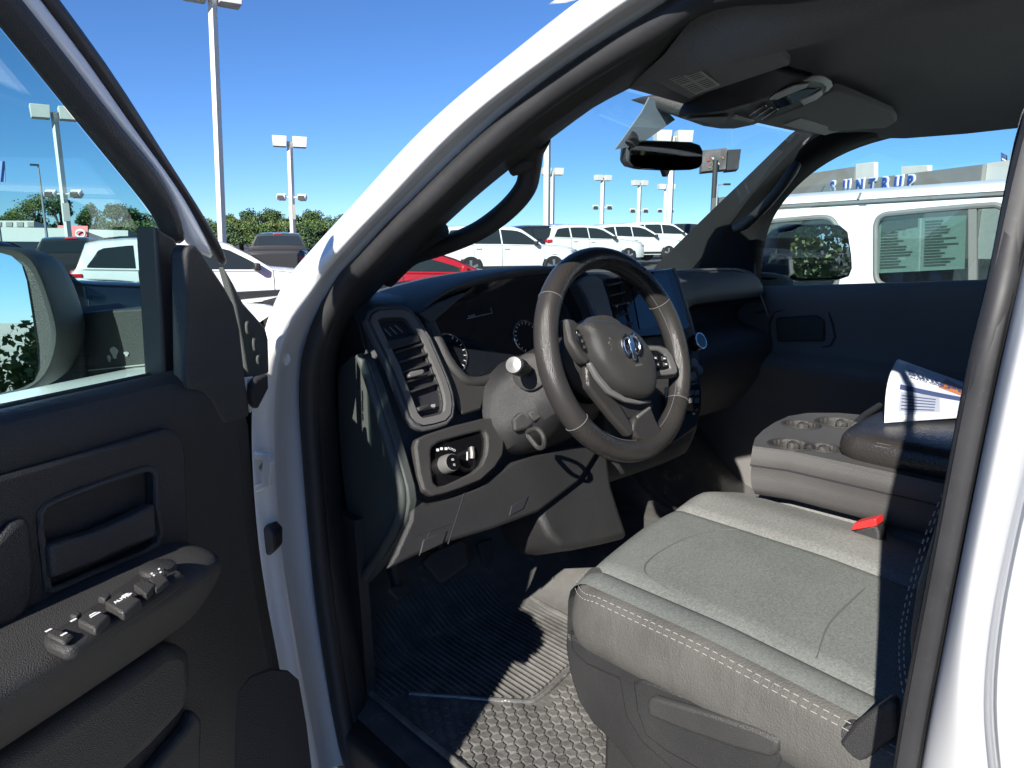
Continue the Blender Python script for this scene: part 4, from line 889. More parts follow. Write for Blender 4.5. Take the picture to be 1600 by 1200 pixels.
for q in ((645, 630), (655, 662), (690, 632), (698, 660)):
    wpl(zz5([(q[0] - 13, q[1] - 12), (q[0] + 10, q[1] - 12), (q[0] + 14, q[1] + 11), (q[0] - 9, q[1] + 12)]), 0.0195, 0.003, 'wheel_button', 'plastic', 0.001)
    wpl(zz5([(q[0] - 6, q[1] - 3), (q[0] + 5, q[1] - 3), (q[0] + 6, q[1] + 3), (q[0] - 5, q[1] + 3)]), 0.0227, 0.0003, 'button_icon', 'print_w', 0)
for q in ((275, 515), (290, 545), (300, 575)): wpl(zz5([(q[0] - 8, q[1] - 8), (q[0] + 10, q[1] - 4), (q[0] + 10, q[1] + 10), (q[0] - 6, q[1] + 8)]), 0.021, 0.003, 'wheel_button', 'plastic2', 0.001)
# lower silver trim and the two lower spokes
wpl(zz5([(318, 655), (332, 648), (375, 715), (430, 780), (500, 822), (570, 838), (625, 835), (630, 850), (570, 858), (495, 845), (415, 800), (355, 725)]), 0.012, 0.010, 'wheel_trim', 'silver', 0.003)
spoke(zz5([(305, 660), (330, 680), (400, 790), (470, 850), (500, 900), (560, 1000), (520, 1020), (440, 930), (360, 830), (315, 770)]), -0.006, 0.018, material='perf')
spoke(zz5([(545, 925), (590, 890), (625, 865), (650, 930), (695, 1010), (690, 1050), (640, 1060), (560, 1030), (530, 985)]), -0.004, 0.018, material='perf')
spoke(zz5([(420, 790), (520, 845), (630, 850), (640, 870), (590, 900), (560, 930), (500, 930), (440, 860)]), -0.022, 0.022, 'hub_lower', 'plastic')
wpl(zz5([(555, 915), (620, 868), (628, 880), (562, 930)]), 0.0105, 0.004, 'spoke_trim', 'silver', 0.002)
# ram's head emblem
ec = UW(985, 543, 0.0555); ex = (UW(995, 548, 0.0555) - ec).normalized()
def em(pts, h, th, name): return MB().prism([ec + WXv * a + WYv * b + WN * h for a, b in pts], WN * th).build(name, 'chrome', W, bevel=0.0012)
em([(-0.004, 0.019), (0.004, 0.019), (0.007, 0.006), (0.005, -0.008), (0.0035, -0.020), (0, -0.024), (-0.0035, -0.020), (-0.005, -0.008), (-0.007, 0.006)], 0.001, 0.005, 'emblem')
for s in (-1, 1):
    hn = [ec + WXv * (s * a) + WYv * b + WN * 0.003 for a, b in ((0.003, 0.017), (0.010, 0.020), (0.019, 0.014), (0.022, 0.002), (0.018, -0.010), (0.011, -0.012), (0.009, -0.004), (0.013, 0.001))]
    MB().tube(smooth_path(hn, 3), [0.0042 - 0.00012 * i for i in range(22)], 8).build('emblem_horn', 'chrome', W)
text('AIRBAG', 0.006, 'silver', W, UW(993, 573, 0.0535), WXv, WYv, 'airbag_lettering', 0.0001)

# ================================================================== FLOOR, PEDALS, MAT
fz = -0.855
rows = []
for y, z in ((-1.15, fz), (0.0, fz), (0.4, fz), (0.9, fz), (1.15, fz + 0.005), (1.25, fz + 0.05), (1.40, fz + 0.20), (1.55, fz + 0.42)):
    row = []
    for x in (0.60, 0.72, 0.9, 1.05, 1.14, 1.20, 1.28, 1.45, 1.62, 1.70, 1.80, 2.0, 2.2, 2.24):
        h = 0.13 * max(0, 1 - max(0, abs(x - 1.45) - 0.14) / 0.18); e = 0.0
        if y > 0.75: h *= 1 + (y - 0.75) * 0.8
        row.append(V((x, y, Z(z + h + e))))
    rows.append(row)
MB().grid(rows).build('floor_pan', 'vinyl', T, sub=2)
MB().prism([V((0.58, 1.56, Z(-1.0))), V((2.3, 1.56, Z(-1.0))), V((2.3, 1.56, Z(-0.12))), V((0.58, 1.56, Z(-0.12)))], (0, 0.03, 0)).build('firewall', 'plastic', T)
MB().prism([V((0.64, 1.08, Z(-0.86))), V((0.64, 1.58, Z(-0.86))), V((0.64, 1.58, Z(-0.5))), V((0.64, 1.10, Z(-0.5)))], (0.02, 0, 0)).build('kick_panel', 'plastic', T)
PA = empty('foot_pedals', V((0.95, 1.3, Z(-0.7))) - T.location, parent=T)
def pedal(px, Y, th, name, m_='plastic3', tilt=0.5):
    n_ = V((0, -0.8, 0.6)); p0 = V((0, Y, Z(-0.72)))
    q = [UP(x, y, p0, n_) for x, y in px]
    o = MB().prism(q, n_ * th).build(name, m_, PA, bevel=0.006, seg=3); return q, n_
q, n_ = pedal([(655, 880), (668, 866), (715, 845), (725, 852), (727, 884), (690, 912), (682, 912)], 1.25, 0.015, 'brake_pedal')
MB().tube([sum(q, V()) / len(q), sum(q, V()) / len(q) + V((0.02, 0.15, 0.25))], 0.012, 8).build('pedal_arm', 'plastic', PA)
q, n_ = pedal([(742, 850), (765, 842), (772, 885), (760, 900), (752, 890)], 1.32, 0.015, 'accelerator_pedal')
q, n_ = pedal([(598, 924), (615, 920), (640, 914), (643, 922), (616, 942)], 1.12, 0.02, 'parking_brake_pedal')
for k in range(8):
    a = q[0].lerp(q[2], (k + 0.5) / 8); b = q[4].lerp(q[3], (k + 0.5) / 8)
    MB().tube([a + n_ * 0.021, b + n_ * 0.021], 0.0025, 6).build('pedal_rib', 'plastic2', PA)
MB().tube([sum(q, V()) / 5, sum(q, V()) / 5 + V((0.0, 0.10, 0.28))], 0.012, 8).build('pedal_arm', 'plastic', PA)

# loose rubber mat lying in the footwell
mz = fz + 0.012
FM = empty('floor_mat', (0.86, 0.95, Z(fz)), 'black ribbed rubber floor mat in the driver footwell', 'floor mat')
def mh(x, y): return mz + (0.0 if y < 1.15 else (y - 1.15) ** 1.3 * 0.9)
mo = [(0.66, 0.70), (1.06, 0.66), (1.10, 0.72), (1.12, 1.0), (1.12, 1.25), (1.08, 1.36), (0.70, 1.36), (0.66, 1.25)]
rows = []
for i in range(13):
    y = 0.60 + 0.78 * i / 12
    rows.append([V((0.645 + (1.125 - 0.645) * j / 8, y, Z(mh(0, y)))) for j in range(9)])
MB().grid(rows).build('mat_sheet', 'mat', FM)
edge = [V((0.65, 0.605, 0)), V((1.12, 0.605, 0)), V((1.12, 1.36, 0)), V((0.65, 1.36, 0))]
ep = []
for a, b in zip(edge, edge[1:] + edge[:1]): ep += [a.lerp(b, k / 8) for k in range(8)]
MB().tube([V((q.x, q.y, Z(mh(0, q.y) + 0.004))) for q in ep], 0.007, 8, closed=True).build('mat_rim', 'mat', FM)
# raised line between heel field and studs
bl = [UZ(x, y, Z(mz)) for x, y in ((640, 1086), (700, 1090), (760, 1095), (820, 1099), (838, 1095), (862, 1076), (888, 1050))]
blp = smooth_path(bl, 4)
MB().tube([q + V((0, 0, 0.003)) for q in blp], 0.0045, 8).build('heel_field_rim', 'mat', FM)
def bound_y(x):     # heel-field boundary (y for a given x)
    pts = sorted([(q.x, q.y) for q in bl]); return lerp(pts, x)
rb = MB()
for k in range(36):
    x = 0.67 + k * 0.0125; y0 = bound_y(x) + 0.012 if x > bl[0].x else bl[0].y + 0.01
    path = [V((x, y, Z(mh(x, y) + 0.003))) for y in [y0 + (1.34 - y0) * i / 8 for i in range(9)]]
    rb.tube(path, 0.0034, 5)
tag(rb.build('mat_ribs', 'mat', FM), kind='stuff')
hx = MB(); pitch = 0.0215
for i in range(24):
    for j in range(26):
        x = 0.665 + pitch * i + (pitch / 2 if j % 2 else 0); y = 0.625 + pitch * 0.866 * j
        if x > 1.11 or y > bound_y(x) - 0.014: continue
        c = V((x, y, Z(mz)))
        top = [c + V((0.0088 * math.cos(a), 0.0088 * math.sin(a), 0.004)) for a in [R(60 * k + 30) for k in range(6)]]
        bot = [c + V((0.0100 * math.cos(a), 0.0100 * math.sin(a), 0.0)) for a in [R(60 * k + 30) for k in range(6)]]
        hx.add(bot + top, [(k, (k + 1) % 6, 6 + (k + 1) % 6, 6 + k) for k in range(6)] + [tuple(range(6, 12))])
tag(hx.build('mat_studs', 'mat', FM, smooth=False), kind='stuff')

# ================================================================== DRIVER SEAT
SE = empty('driver_seat', V((1.02, 0.4, Z(-0.85))) - T.location, parent=T)
tz = -0.500
def front(x): return lerp([(0.70, 0.672), (0.76, 0.690), (0.85, 0.712), (1.0, 0.742), (1.2, 0.764), (1.27, 0.745), (1.30, 0.70)], x)
def topz(x, y):
    k = (x - 0.745) / 0.55
    z = tz + 0.012 * math.sin(math.pi * min(1, max(0, k))) + (-0.018 * max(0, (0.45 - y)) / 0.3)
    z -= 0.007 * math.exp(-((x - 0.812) / 0.008) ** 2) + 0.008 * math.exp(-((x - 1.100) / 0.009) ** 2)
    z += 0.010 * math.exp(-((x - 1.19) / 0.06) ** 2) + 0.003 * math.exp(-((x - 0.775) / 0.02) ** 2)
    return z
def drop(t): return [(0, 0), (0.008, -0.0008), (0.02, -0.005), (0.03, -0.012), (0.038, -0.022), (0.042, -0.04), (0.043, -0.08), (0.042, -0.13)][t]
def cushion(x0, x1, nx, name, material, edge_l=False, edge_r=False):
    rows = []
    ys = [0.10 + (1.0) * k / 16 for k in range(17)]
    for i in range(nx + 1):
        x = x0 + (x1 - x0) * i / nx; f = front(x); row = []
        for k in range(17):
            y = 0.08 + (f - 0.045 - 0.08) * k / 16
            row.append(V((x, y, Z(topz(x, y)))))
        zb = row[-1].z
        for t in range(8): dy, dz = drop(t); row.append(V((x, f - 0.043 + dy, zb + dz)))
        rows.append(row)
    return MB().grid(rows).build(name, material, SE, angle=80)
cushion(0.757, 0.812, 7, 'cushion_bolster', 'seat')
cushion(0.812, 1.100, 20, 'cushion_insert', 'seat')
cushion(1.100, 1.275, 14, 'cushion_bolster', 'bolster')
# rounded left edge in vinyl with twin stitching
def side_loop(x_off, z_off):
    pts = []
    for k in range(15):
        y = 0.08 + (0.625 - 0.08) * k / 14; pts.append(V((0.742 + x_off, y, Z(topz(0.772, y) + z_off))))
    pts.append(V((0.745 + x_off * 1, 0.650, Z(tz + z_off)))); pts.append(V((0.755 + x_off * 0.7, 0.672 - x_off * 0.5, Z(tz + z_off)))); pts.append(V((0.775 + x_off * 0.3, 0.692 - x_off, Z(tz + z_off)))); pts.append(V((0.82, 0.708 - x_off, Z(tz + z_off))))
    return pts
prof = [(0.050, -0.008), (0.030, -0.0015), (0.018, -0.004), (0.008, -0.010), (0.003, -0.018), (0.0, -0.03), (-0.004, -0.05), (-0.006, -0.07), (-0.002, -0.088), (0.006, -0.10)]
rows = [side_loop(a, b) for a, b in prof]
MB().grid(rows).build('cushion_side', 'side', SE, sub=1)
for a, b in ((0.0075, -0.0105), (0.0030, -0.0170)):
    L = smooth_path(side_loop(a - 0.001, b + 0.0008), 10)
    sm = MB(); acc = 0
    for i in range(0, len(L) - 3, 3): sm.tube([L[i], L[i + 1].lerp(L[i + 2], 0.75)], 0.00055, 5)
    tag(sm.build('edge_stitching', 'stitch', SE), kind='stuff')
# welt line across the insert
def welt(pts):
    P_ = smooth_path([V((x, y, Z(topz(x, y) + 0.0004))) for x, y in pts], 6)
    MB().tube(P_, 0.0012, 6).build('insert_seam', 'stitch2', SE)
welt([(0.826, 0.56), (0.845, 0.615), (0.90, 0.635), (0.99, 0.635), (1.06, 0.615), (1.092, 0.58)])
welt([(0.822, 0.34), (0.90, 0.36), (0.99, 0.365), (1.092, 0.37)])
# backrest
rows = []
for z, yb, wf in ((-0.52, 0.195, 0.0), (-0.45, 0.232, 0.01), (-0.36, 0.237, 0.012), (-0.22, 0.212, 0.012), (0.0, 0.13, 0.005), (0.12, 0.06, -0.02), (0.17, 0.005, -0.05)):
    rows.append([V((0.80, yb - 0.22, Z(z))), V((0.745 - wf, yb - 0.16, Z(z))), V((0.745 - wf, yb - 0.035, Z(z))), V((0.762, yb - 0.006, Z(z))), V((0.80, yb, Z(z))), V((0.86, yb - 0.035, Z(z))), V((1.02, yb - 0.06, Z(z))), V((1.18, yb - 0.035, Z(z))), V((1.24, yb, Z(z))), V((1.29 + wf, yb - 0.04, Z(z))), V((1.29 + wf, yb - 0.18, Z(z))), V((1.24, yb - 0.22, Z(z)))])
rows.append([q * 1.0 + (V((1.02, -0.08, Z(0.19))) - q) * 0.8 for q in rows[-1]])
MB().grid(rows, close_v=True).build('backrest', 'side', SE, sub=1)
for off in (0.0, 0.008):
    L = smooth_path([V((0.752 + off, y + 0.012 - off * 0.2, Z(z))) for z, y in ((-0.48, 0.197), (-0.42, 0.212), (-0.36, 0.213), (-0.28, 0.202), (-0.20, 0.182))], 16)
    sm = MB()
    for i in range(0, len(L) - 2, 2): sm.tube([L[i] + V((-0.012, 0.0, 0)), L[i + 1] + V((-0.012, 0.0, 0))], 0.0007, 5)
    tag(sm.build('backrest_stitching', 'stitch', SE), kind='stuff')
MB().box((1.02, -0.10, Z(0.27)), (0.28, 0.12, 0.20)).build('headrest', 'seat', SE, bevel=0.05, seg=4)
# plastic seat base with recess and height lever
sx = 0.735
bs = [(884, 988), (890, 996), (940, 1022), (1000, 1048), (1060, 1074), (1120, 1098), (1200, 1126), (1290, 1152), (1340, 1165), (1420, 1400), (1150, 1400), (1040, 1260), (1000, 1215), (960, 1165), (925, 1130), (903, 1095), (889, 1050), (883, 1010)]
MB().prism([UX(x, y, sx + 0.02) for x, y in bs], (0.02, 0, 0)).build('seat_base', 'plastic', SE, bevel=0.008, seg=3)
bsi = [(888, 992), (940, 1022), (1000, 1048), (1060, 1074), (1120, 1098), (1200, 1126), (1290, 1152), (1340, 1165), (1400, 1320), (1200, 1330), (1060, 1215), (1000, 1160), (975, 1118), (965, 1062), (950, 1056), (915, 1040), (892, 1018)]
MB().prism([UX(x, y, sx + 0.012) for x, y in bsi], (0.012, 0, 0)).build('base_frame', 'plastic', SE, bevel=0.006, seg=3)
rc = [(988, 1066), (1005, 1062), (1060, 1084), (1130, 1110), (1225, 1140), (1225, 1175), (1200, 1240), (1120, 1220), (1040, 1175), (1008, 1150), (994, 1110)]
MB().prism([UX(x, y, sx + 0.006) for x, y in rc], (0.008, 0, 0)).build('base_recess', 'plastic', SE, bevel=0.004)
lv = [(1009, 1098), (1013, 1090), (1025, 1090), (1100, 1112), (1180, 1138), (1218, 1156), (1216, 1176), (1205, 1186), (1150, 1172), (1060, 1140), (1012, 1120)]
MB().prism([UX(x, y, sx - 0.002) for x, y in lv], (0.012, 0, 0)).build('height_lever', 'plastic2', SE, bevel=0.007, seg=3)
MB().lathe([(0.018, -0.01), (0.017, 0.004), (0.012, 0.009), (0.0, 0.010)], UX(1338, 1150, 0.752), (-1, 0, 0.3), 24).build('recline_pivot', 'plastic', SE)
MB().prism([UX(x, y, 0.74) for x, y in ((1310, 1160), (1335, 1130), (1390, 1090), (1400, 1100), (1400, 1150), (1340, 1200))], (0.015, 0, 0)).build('recliner_cover', 'plastic', SE, bevel=0.006)
MB().box((1.02, 0.38, Z(-0.74)), (0.46, 0.52, 0.22)).build('seat_frame', 'plastic', SE, bevel=0.01)
# belt buckle
BK = empty('seat_belt_buckle', UX(1350, 830, 1.24) - T.location, parent=T)
bq = [UX(x, y, 1.205) for x, y in ((1329, 838), (1335, 828), (1368, 820), (1374, 832), (1376, 880), (1340, 878), (1326, 856))]
MB().prism(bq, (0.03, 0.0, 0)).build('buckle_body', 'plastic', BK, bevel=0.004, seg=3)
MB().prism([UX(x, y, 1.202) for x, y in ((1330, 829), (1333, 818), (1368, 810), (1370, 822))], (0.03, 0, 0)).build('release_button', 'red', BK, bevel=0.0015)

# ================================================================== CENTRE CONSOLE (folded middle seat)
CC = empty('center_console', V((1.46, 0.3, Z(-0.85))) - T.location, parent=T)
ctz = Z(-0.385)
top = [UZ(x, y, ctz) for x, y in ((1176, 697), (1180, 684), (1192, 672), (1210, 660), (1232, 650), (1262, 645), (1310, 645), (1345, 648))]
top += [V((1.76, 0.46, ctz)), V((1.76, 0.10, ctz)), V((1.262, 0.10, ctz)), V((1.256, 0.45, ctz)), V((1.252, 0.60, ctz))]
cups = []
cent = [(1226, 700, 0.036), (1274, 700, 0.030), (1240, 674, 0.036), (1302, 657, 0.040)]
def circ(c, r, n_=20): return [c + V((r * math.cos(2 * math.pi * k / n_), r * math.sin(2 * math.pi * k / n_), 0)) for k in range(n_)]
cw = []
base_c = UZ(1237, 696, ctz)
c1 = V((1.215, 0.592, ctz)); c2 = V((1.325, 0.648, ctz)); c3 = V((1.305, 0.555, ctz)); c4 = V((1.42, 0.60, ctz))
hs = [(UZ(1236, 695, ctz), 0.037), (UZ(1286, 700, ctz), 0.028), (UZ(1312, 661, ctz), 0.044), (UZ(1252, 664, ctz), 0.034)]
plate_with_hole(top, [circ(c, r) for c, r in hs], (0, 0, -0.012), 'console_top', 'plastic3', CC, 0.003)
for c, r in hs:
    MB().lathe([(r + 0.006, 0.0005), (r + 0.003, 0.003), (r, 0.001), (r * 0.97, -0.03), (r * 0.9, -0.07), (0.0, -0.072)], c, (0, 0, 1), 28, False).build('cup_holder', 'plastic2', CC, fix=False)
    MB().lathe([(0.009, -0.01), (0.012, 0.01), (0.006, 0.018), (0, 0.019)], c + V((r * 0.85, 0.2 * r, -0.012)), (-1, 0, 0.3), 14).build('cup_clip', 'plastic2', CC)
bd = [V((q.x, q.y, ctz)) for q in top]; bc = sum(bd, V()) / len(bd)
rows = [[q + V((0, 0, -0.004)) for q in bd], [bc + (q - bc) * 1.006 + V((0, 0, -0.018)) for q in bd], [bc + (q - bc) * 1.008 + V((0, 0, -0.035)) for q in bd], [bc + (q - bc) * 1.0 + V((0, 0, -0.037)) for q in bd], [bc + (q - bc) * 1.0 + V((0, 0, -0.06)) for q in bd], [bc + (q - bc) * 0.985 + V((0, 0, -0.08)) for q in bd], [bc + (q - bc) * 0.95 + V((0, 0, -0.095)) for q in bd], [bc + (q - bc) * 0.88 + V((0, 0, -0.10)) for q in bd]]
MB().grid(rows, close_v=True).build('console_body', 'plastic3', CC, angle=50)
MB().tube([bc + (q - bc) * 1.007 + V((0, 0, -0.037)) for q in bd], 0.0016, 6, closed=True).build('console_seam', 'print_', CC)
# padded lid
lp = [V((x, y, 0)) for x, y in ((1.275, 0.44), (1.277, 0.48), (1.285, 0.51), (1.32, 0.535), (1.46, 0.55), (1.64, 0.545), (1.70, 0.52), (1.715, 0.47), (1.715, 0.10), (1.275, 0.10))]
lp = smooth_path(lp[:-2], 4) + lp[-2:]; lc = V((1.495, 0.3, 0))
def lidrow(k, z): return [V((lc.x + (q.x - lc.x) * k, lc.y + (q.y - lc.y) * k, Z(z))) for q in lp]
rows = [lidrow(0.97, -0.388), lidrow(1.0, -0.380), lidrow(1.01, -0.366), lidrow(1.0, -0.353), lidrow(0.985, -0.3475), lidrow(0.965, -0.3435), lidrow(0.90, -0.338), lidrow(0.6, -0.333), lidrow(0.02, -0.331)]
MB().grid(rows, close_v=True).build('padded_lid', 'leather', CC, angle=70)
for k, z in ((0.992, -0.3515), (0.976, -0.3468)):
    L = smooth_path(lidrow(k, z), 3, True); sm = MB()
    for i in range(0, len(L) - 2, 2): sm.tube([L[i] + V((0, 0, 0.0004)), L[i].lerp(L[i + 1], 0.9) + V((0, 0, 0.0004))], 0.0006, 5)
    tag(sm.build('lid_stitching', 'stitch2', CC), kind='stuff')
MB().tube(smooth_path([UZ(x, y, Z(-0.36)) for x, y in ((1336, 664), (1350, 650), (1362, 642), (1374, 634))], 3), 0.007, 10).build('lid_latch', 'plastic', CC)
# middle seat cushion below the console, passenger seat beyond
MB().box((1.49, 0.34, Z(-0.552)), (0.40, 0.70, 0.12)).build('middle_seat_cushion', 'bolster', T, bevel=0.03, seg=3)
PS = empty('passenger_seat', V((1.92, 0.3, Z(-0.85))) - T.location, parent=T)
MB().box((1.93, 0.36, Z(-0.60)), (0.44, 0.62, 0.20)).build('cushion', 'seat', PS, bevel=0.05, seg=4)
MB().box((1.93, 0.00, Z(-0.20)), (0.44, 0.16, 0.66), Matrix.Rotation(R(-14), 3, 'X')).build('backrest', 'seat', PS, bevel=0.05, seg=4)
MB().box((1.93, 0.34, Z(-0.78)), (0.40, 0.5, 0.16)).build('seat_base', 'plastic', PS, bevel=0.02)

# ---------------- dealer brochure lying on the lid
BR = empty('brochure', UZ(1385, 657, Z(-0.30)), 'white curled dealer brochure with orange stripe lying on the console lid', 'brochure')
q00 = UZ(1385, 659, Z(-0.296)); q10 = q00 + V((0.36, -0.20, 0.012)); q01 = UX(1405, 561, 1.46); q11 = None
q00 = UZ(1385, 658, Z(-0.328)); q10 = UZ(1502, 650, Z(-0.322)); q01 = UX(1404, 561, q00.x + 0.20); q11 = UX(1512, 600, q10.x + 0.17)
def BQ(u, v, lift=0.0):
    p = q00.lerp(q10, u).lerp(q01.lerp(q11, u), v)
    nb = (q10 - q00).cross(q01 - q00).normalized()
    if nb.z < 0: nb = -nb
    return p + nb * (0.016 * math.sin(math.pi * v) * (1 - 0.4 * u) + lift) + (q00 - q10).normalized() * (0.012 * math.sin(math.pi * v) * (1 - u))
MT['paper'] = mat('white_paper', (0.74, 0.75, 0.76), 0.5, var=0.02)
MT['orange'] = mat('orange_print', (0.45, 0.16, 0.05), 0.45)
MT['navy'] = mat('navy_print', (0.05, 0.07, 0.16), 0.45)
MT['greyp'] = mat('grey_print', (0.30, 0.33, 0.40), 0.45)
MT['palep'] = mat('pale_print', (0.48, 0.54, 0.66), 0.45)
for k in range(4):
    MB().grid([[BQ(i / 10 - 0.006 * k, j / 10, -0.0012 * k) for j in range(11)] for i in range(11)]).build('page', 'paper', BR, solid=0.0006)
def bprint(uv, material, name='print_block', l_=0.0008):
    pts = [BQ(u, v, l_) for u, v in uv]
    m = MB(); n_ = 6
    (a, b, c, d) = uv
    rows = [[BQ(*(V(a).lerp(V(b), i / n_).lerp(V(d).lerp(V(c), i / n_), j / n_)), l_) for j in range(n_ + 1)] for i in range(n_ + 1)]
    return m.grid(rows).build(name, material, BR)
bprint(((0.14, 0.06), (0.99, 0.06), (0.99, 0.94), (0.14, 0.94)), 'palep', l_=0.0014)
bprint(((0.15, 0.10), (0.70, 0.08), (0.66, 0.36), (0.16, 0.36)), 'greyp', l_=0.002)
bprint(((0.14, 0.40), (0.99, 0.30), (0.99, 0.40), (0.14, 0.48)), 'navy', l_=0.002)
bprint(((0.62, 0.56), (0.99, 0.42), (0.99, 0.70), (0.70, 0.86)), 'orange', l_=0.0022)
bprint(((0.20, 0.56), (0.60, 0.50), (0.68, 0.66), (0.30, 0.90)), 'paper', l_=0.0018)
for k in range(5): bprint(((0.18, 0.12 + 0.045 * k), (0.62, 0.10 + 0.045 * k), (0.62, 0.115 + 0.045 * k), (0.18, 0.135 + 0.045 * k)), 'navy', 'print_line', 0.0026)
o_ = BQ(0.21, 0.68, 0.004); text('Suntrup', 0.034, 'navy', BR, o_, BQ(0.6, 0.64) - BQ(0.19, 0.70), BQ(0.2, 0.9) - BQ(0.2, 0.7), 'brochure_title', 0.0002, bold=0.0008)
text('AUTO GROUP', 0.012, 'navy', BR, BQ(0.24, 0.615, 0.004), BQ(0.6, 0.59) - BQ(0.24, 0.635), BQ(0.2, 0.9) - BQ(0.2, 0.7), 'brochure_subtitle', 0.0002)
text('Suntrup', 0.02, 'paper', BR, BQ(0.78, 0.56, 0.0018), BQ(0.95, 0.51) - BQ(0.78, 0.56), BQ(0.8, 0.9) - BQ(0.8, 0.7), 'brochure_caption', 0.0002)

# ================================================================== CARS OF THE LOT
MT['car_white'] = mat('car_white', (0.78, 0.79, 0.79), 0.3, coat=0.7, var=0.01)
MT['car_pearl'] = mat('car_pearl_white', (0.72, 0.73, 0.72), 0.3, coat=0.7, var=0.01)
MT['car_black'] = mat('car_black_blue', (0.012, 0.016, 0.026), 0.22, coat=0.8)
MT['car_grey'] = mat('car_dark_grey', (0.045, 0.043, 0.042), 0.3, metal=0.3, coat=0.6)
MT['car_red'] = mat('car_red', (0.42, 0.012, 0.02), 0.28, coat=0.8)
MT['car_glass'] = mat('car_glass', (0.02, 0.026, 0.028), 0.04, spec=0.7)
MT['tail'] = mat('tail_lamp_red', (0.55, 0.02, 0.03), 0.2)
MT['lamp'] = mat('headlamp', (0.55, 0.57, 0.6), 0.1, metal=0.5)
MT['amber'] = mat('amber_marker', (0.85, 0.22, 0.02), 0.3)
MT['trimg'] = mat('car_trim_black', (0.02, 0.02, 0.021), 0.5)
MT['alloy'] = mat('alloy_wheel', (0.38, 0.39, 0.40), 0.35, metal=0.7)

PROF = {  # top line (s from nose, z), belt line, length, width
    'suv': dict(L=5.05, W=2.0, top=[(0, 0.62), (0.05, 0.86), (0.18, 0.99), (0.6, 1.06), (1.25, 1.13), (1.42, 1.16), (1.8, 1.42), (2.2, 1.64), (2.5, 1.72), (3.2, 1.76), (4.0, 1.745), (4.5, 1.69), (4.72, 1.64), (4.76, 1.55), (4.9, 1.22), (5.0, 1.10), (5.05, 0.95), (5.05, 0.6)],
                belt=[(0, 0.9), (1.3, 1.08), (3.0, 1.12), (4.6, 1.18), (5.05, 1.2)], wheels=(0.95, 3.95), wr=0.37,
                side=[(1.75, 2.95, 'f'), (3.0, 3.85, 'r'), (3.92, 4.72, 'q')], ws=(1.44, 2.22), rg=(4.74, 4.96)),
    'big': dict(L=5.35, W=2.05, top=[(0, 0.66), (0.04, 0.95), (0.15, 1.08), (0.6, 1.14), (1.25, 1.19), (1.42, 1.22), (1.75, 1.48), (2.12, 1.74), (2.4, 1.82), (3.2, 1.86), (4.5, 1.84), (5.0, 1.80), (5.15, 1.74), (5.25, 1.30), (5.33, 1.10), (5.35, 0.9), (5.35, 0.6)],
                belt=[(0, 1.0), (1.3, 1.14), (3.0, 1.18), (5.35, 1.2)], wheels=(0.98, 4.15), wr=0.40,
                side=[(1.72, 2.95, 'f'), (3.0, 4.0, 'r'), (4.06, 5.05, 'q')], ws=(1.44, 2.14), rg=(5.16, 5.27)),
    'pickup': dict(L=5.9, W=2.03, top=[(0, 0.68), (0.04, 0.98), (0.15, 1.12), (0.6, 1.18), (1.3, 1.23), (1.48, 1.26), (1.8, 1.52), (2.15, 1.80), (2.4, 1.89), (3.0, 1.94), (3.8, 1.91), (4.0, 1.87), (4.12, 1.45), (4.16, 1.38), (4.3, 1.36), (5.8, 1.38), (5.86, 1.34), (5.9, 1.2), (5.9, 0.65)],
                belt=[(0, 1.05), (1.4, 1.2), (3.0, 1.25), (4.1, 1.27), (5.9, 1.27)], wheels=(1.0, 4.75), wr=0.40,
                side=[(1.78, 2.9, 'f'), (2.95, 3.85, 'r')], ws=(1.5, 2.18), rg=(4.015, 4.105)),
    'coupe': dict(L=4.8, W=1.92, top=[(0, 0.45), (0.04, 0.66), (0.2, 0.78), (0.8, 0.90), (1.45, 0.98), (1.65, 1.02), (2.1, 1.22), (2.5, 1.34), (2.9, 1.38), (3.3, 1.34), (3.9, 1.16), (4.3, 1.08), (4.65, 1.05), (4.78, 0.98), (4.8, 0.6)],
                belt=[(0, 0.72), (1.5, 0.94), (3.0, 0.98), (4.8, 1.0)], wheels=(0.95, 3.70), wr=0.34,
                side=[(2.0, 3.05, 'f'), (3.1, 3.6, 'q')], ws=(1.68, 2.48), rg=(3.35, 4.15)),
}
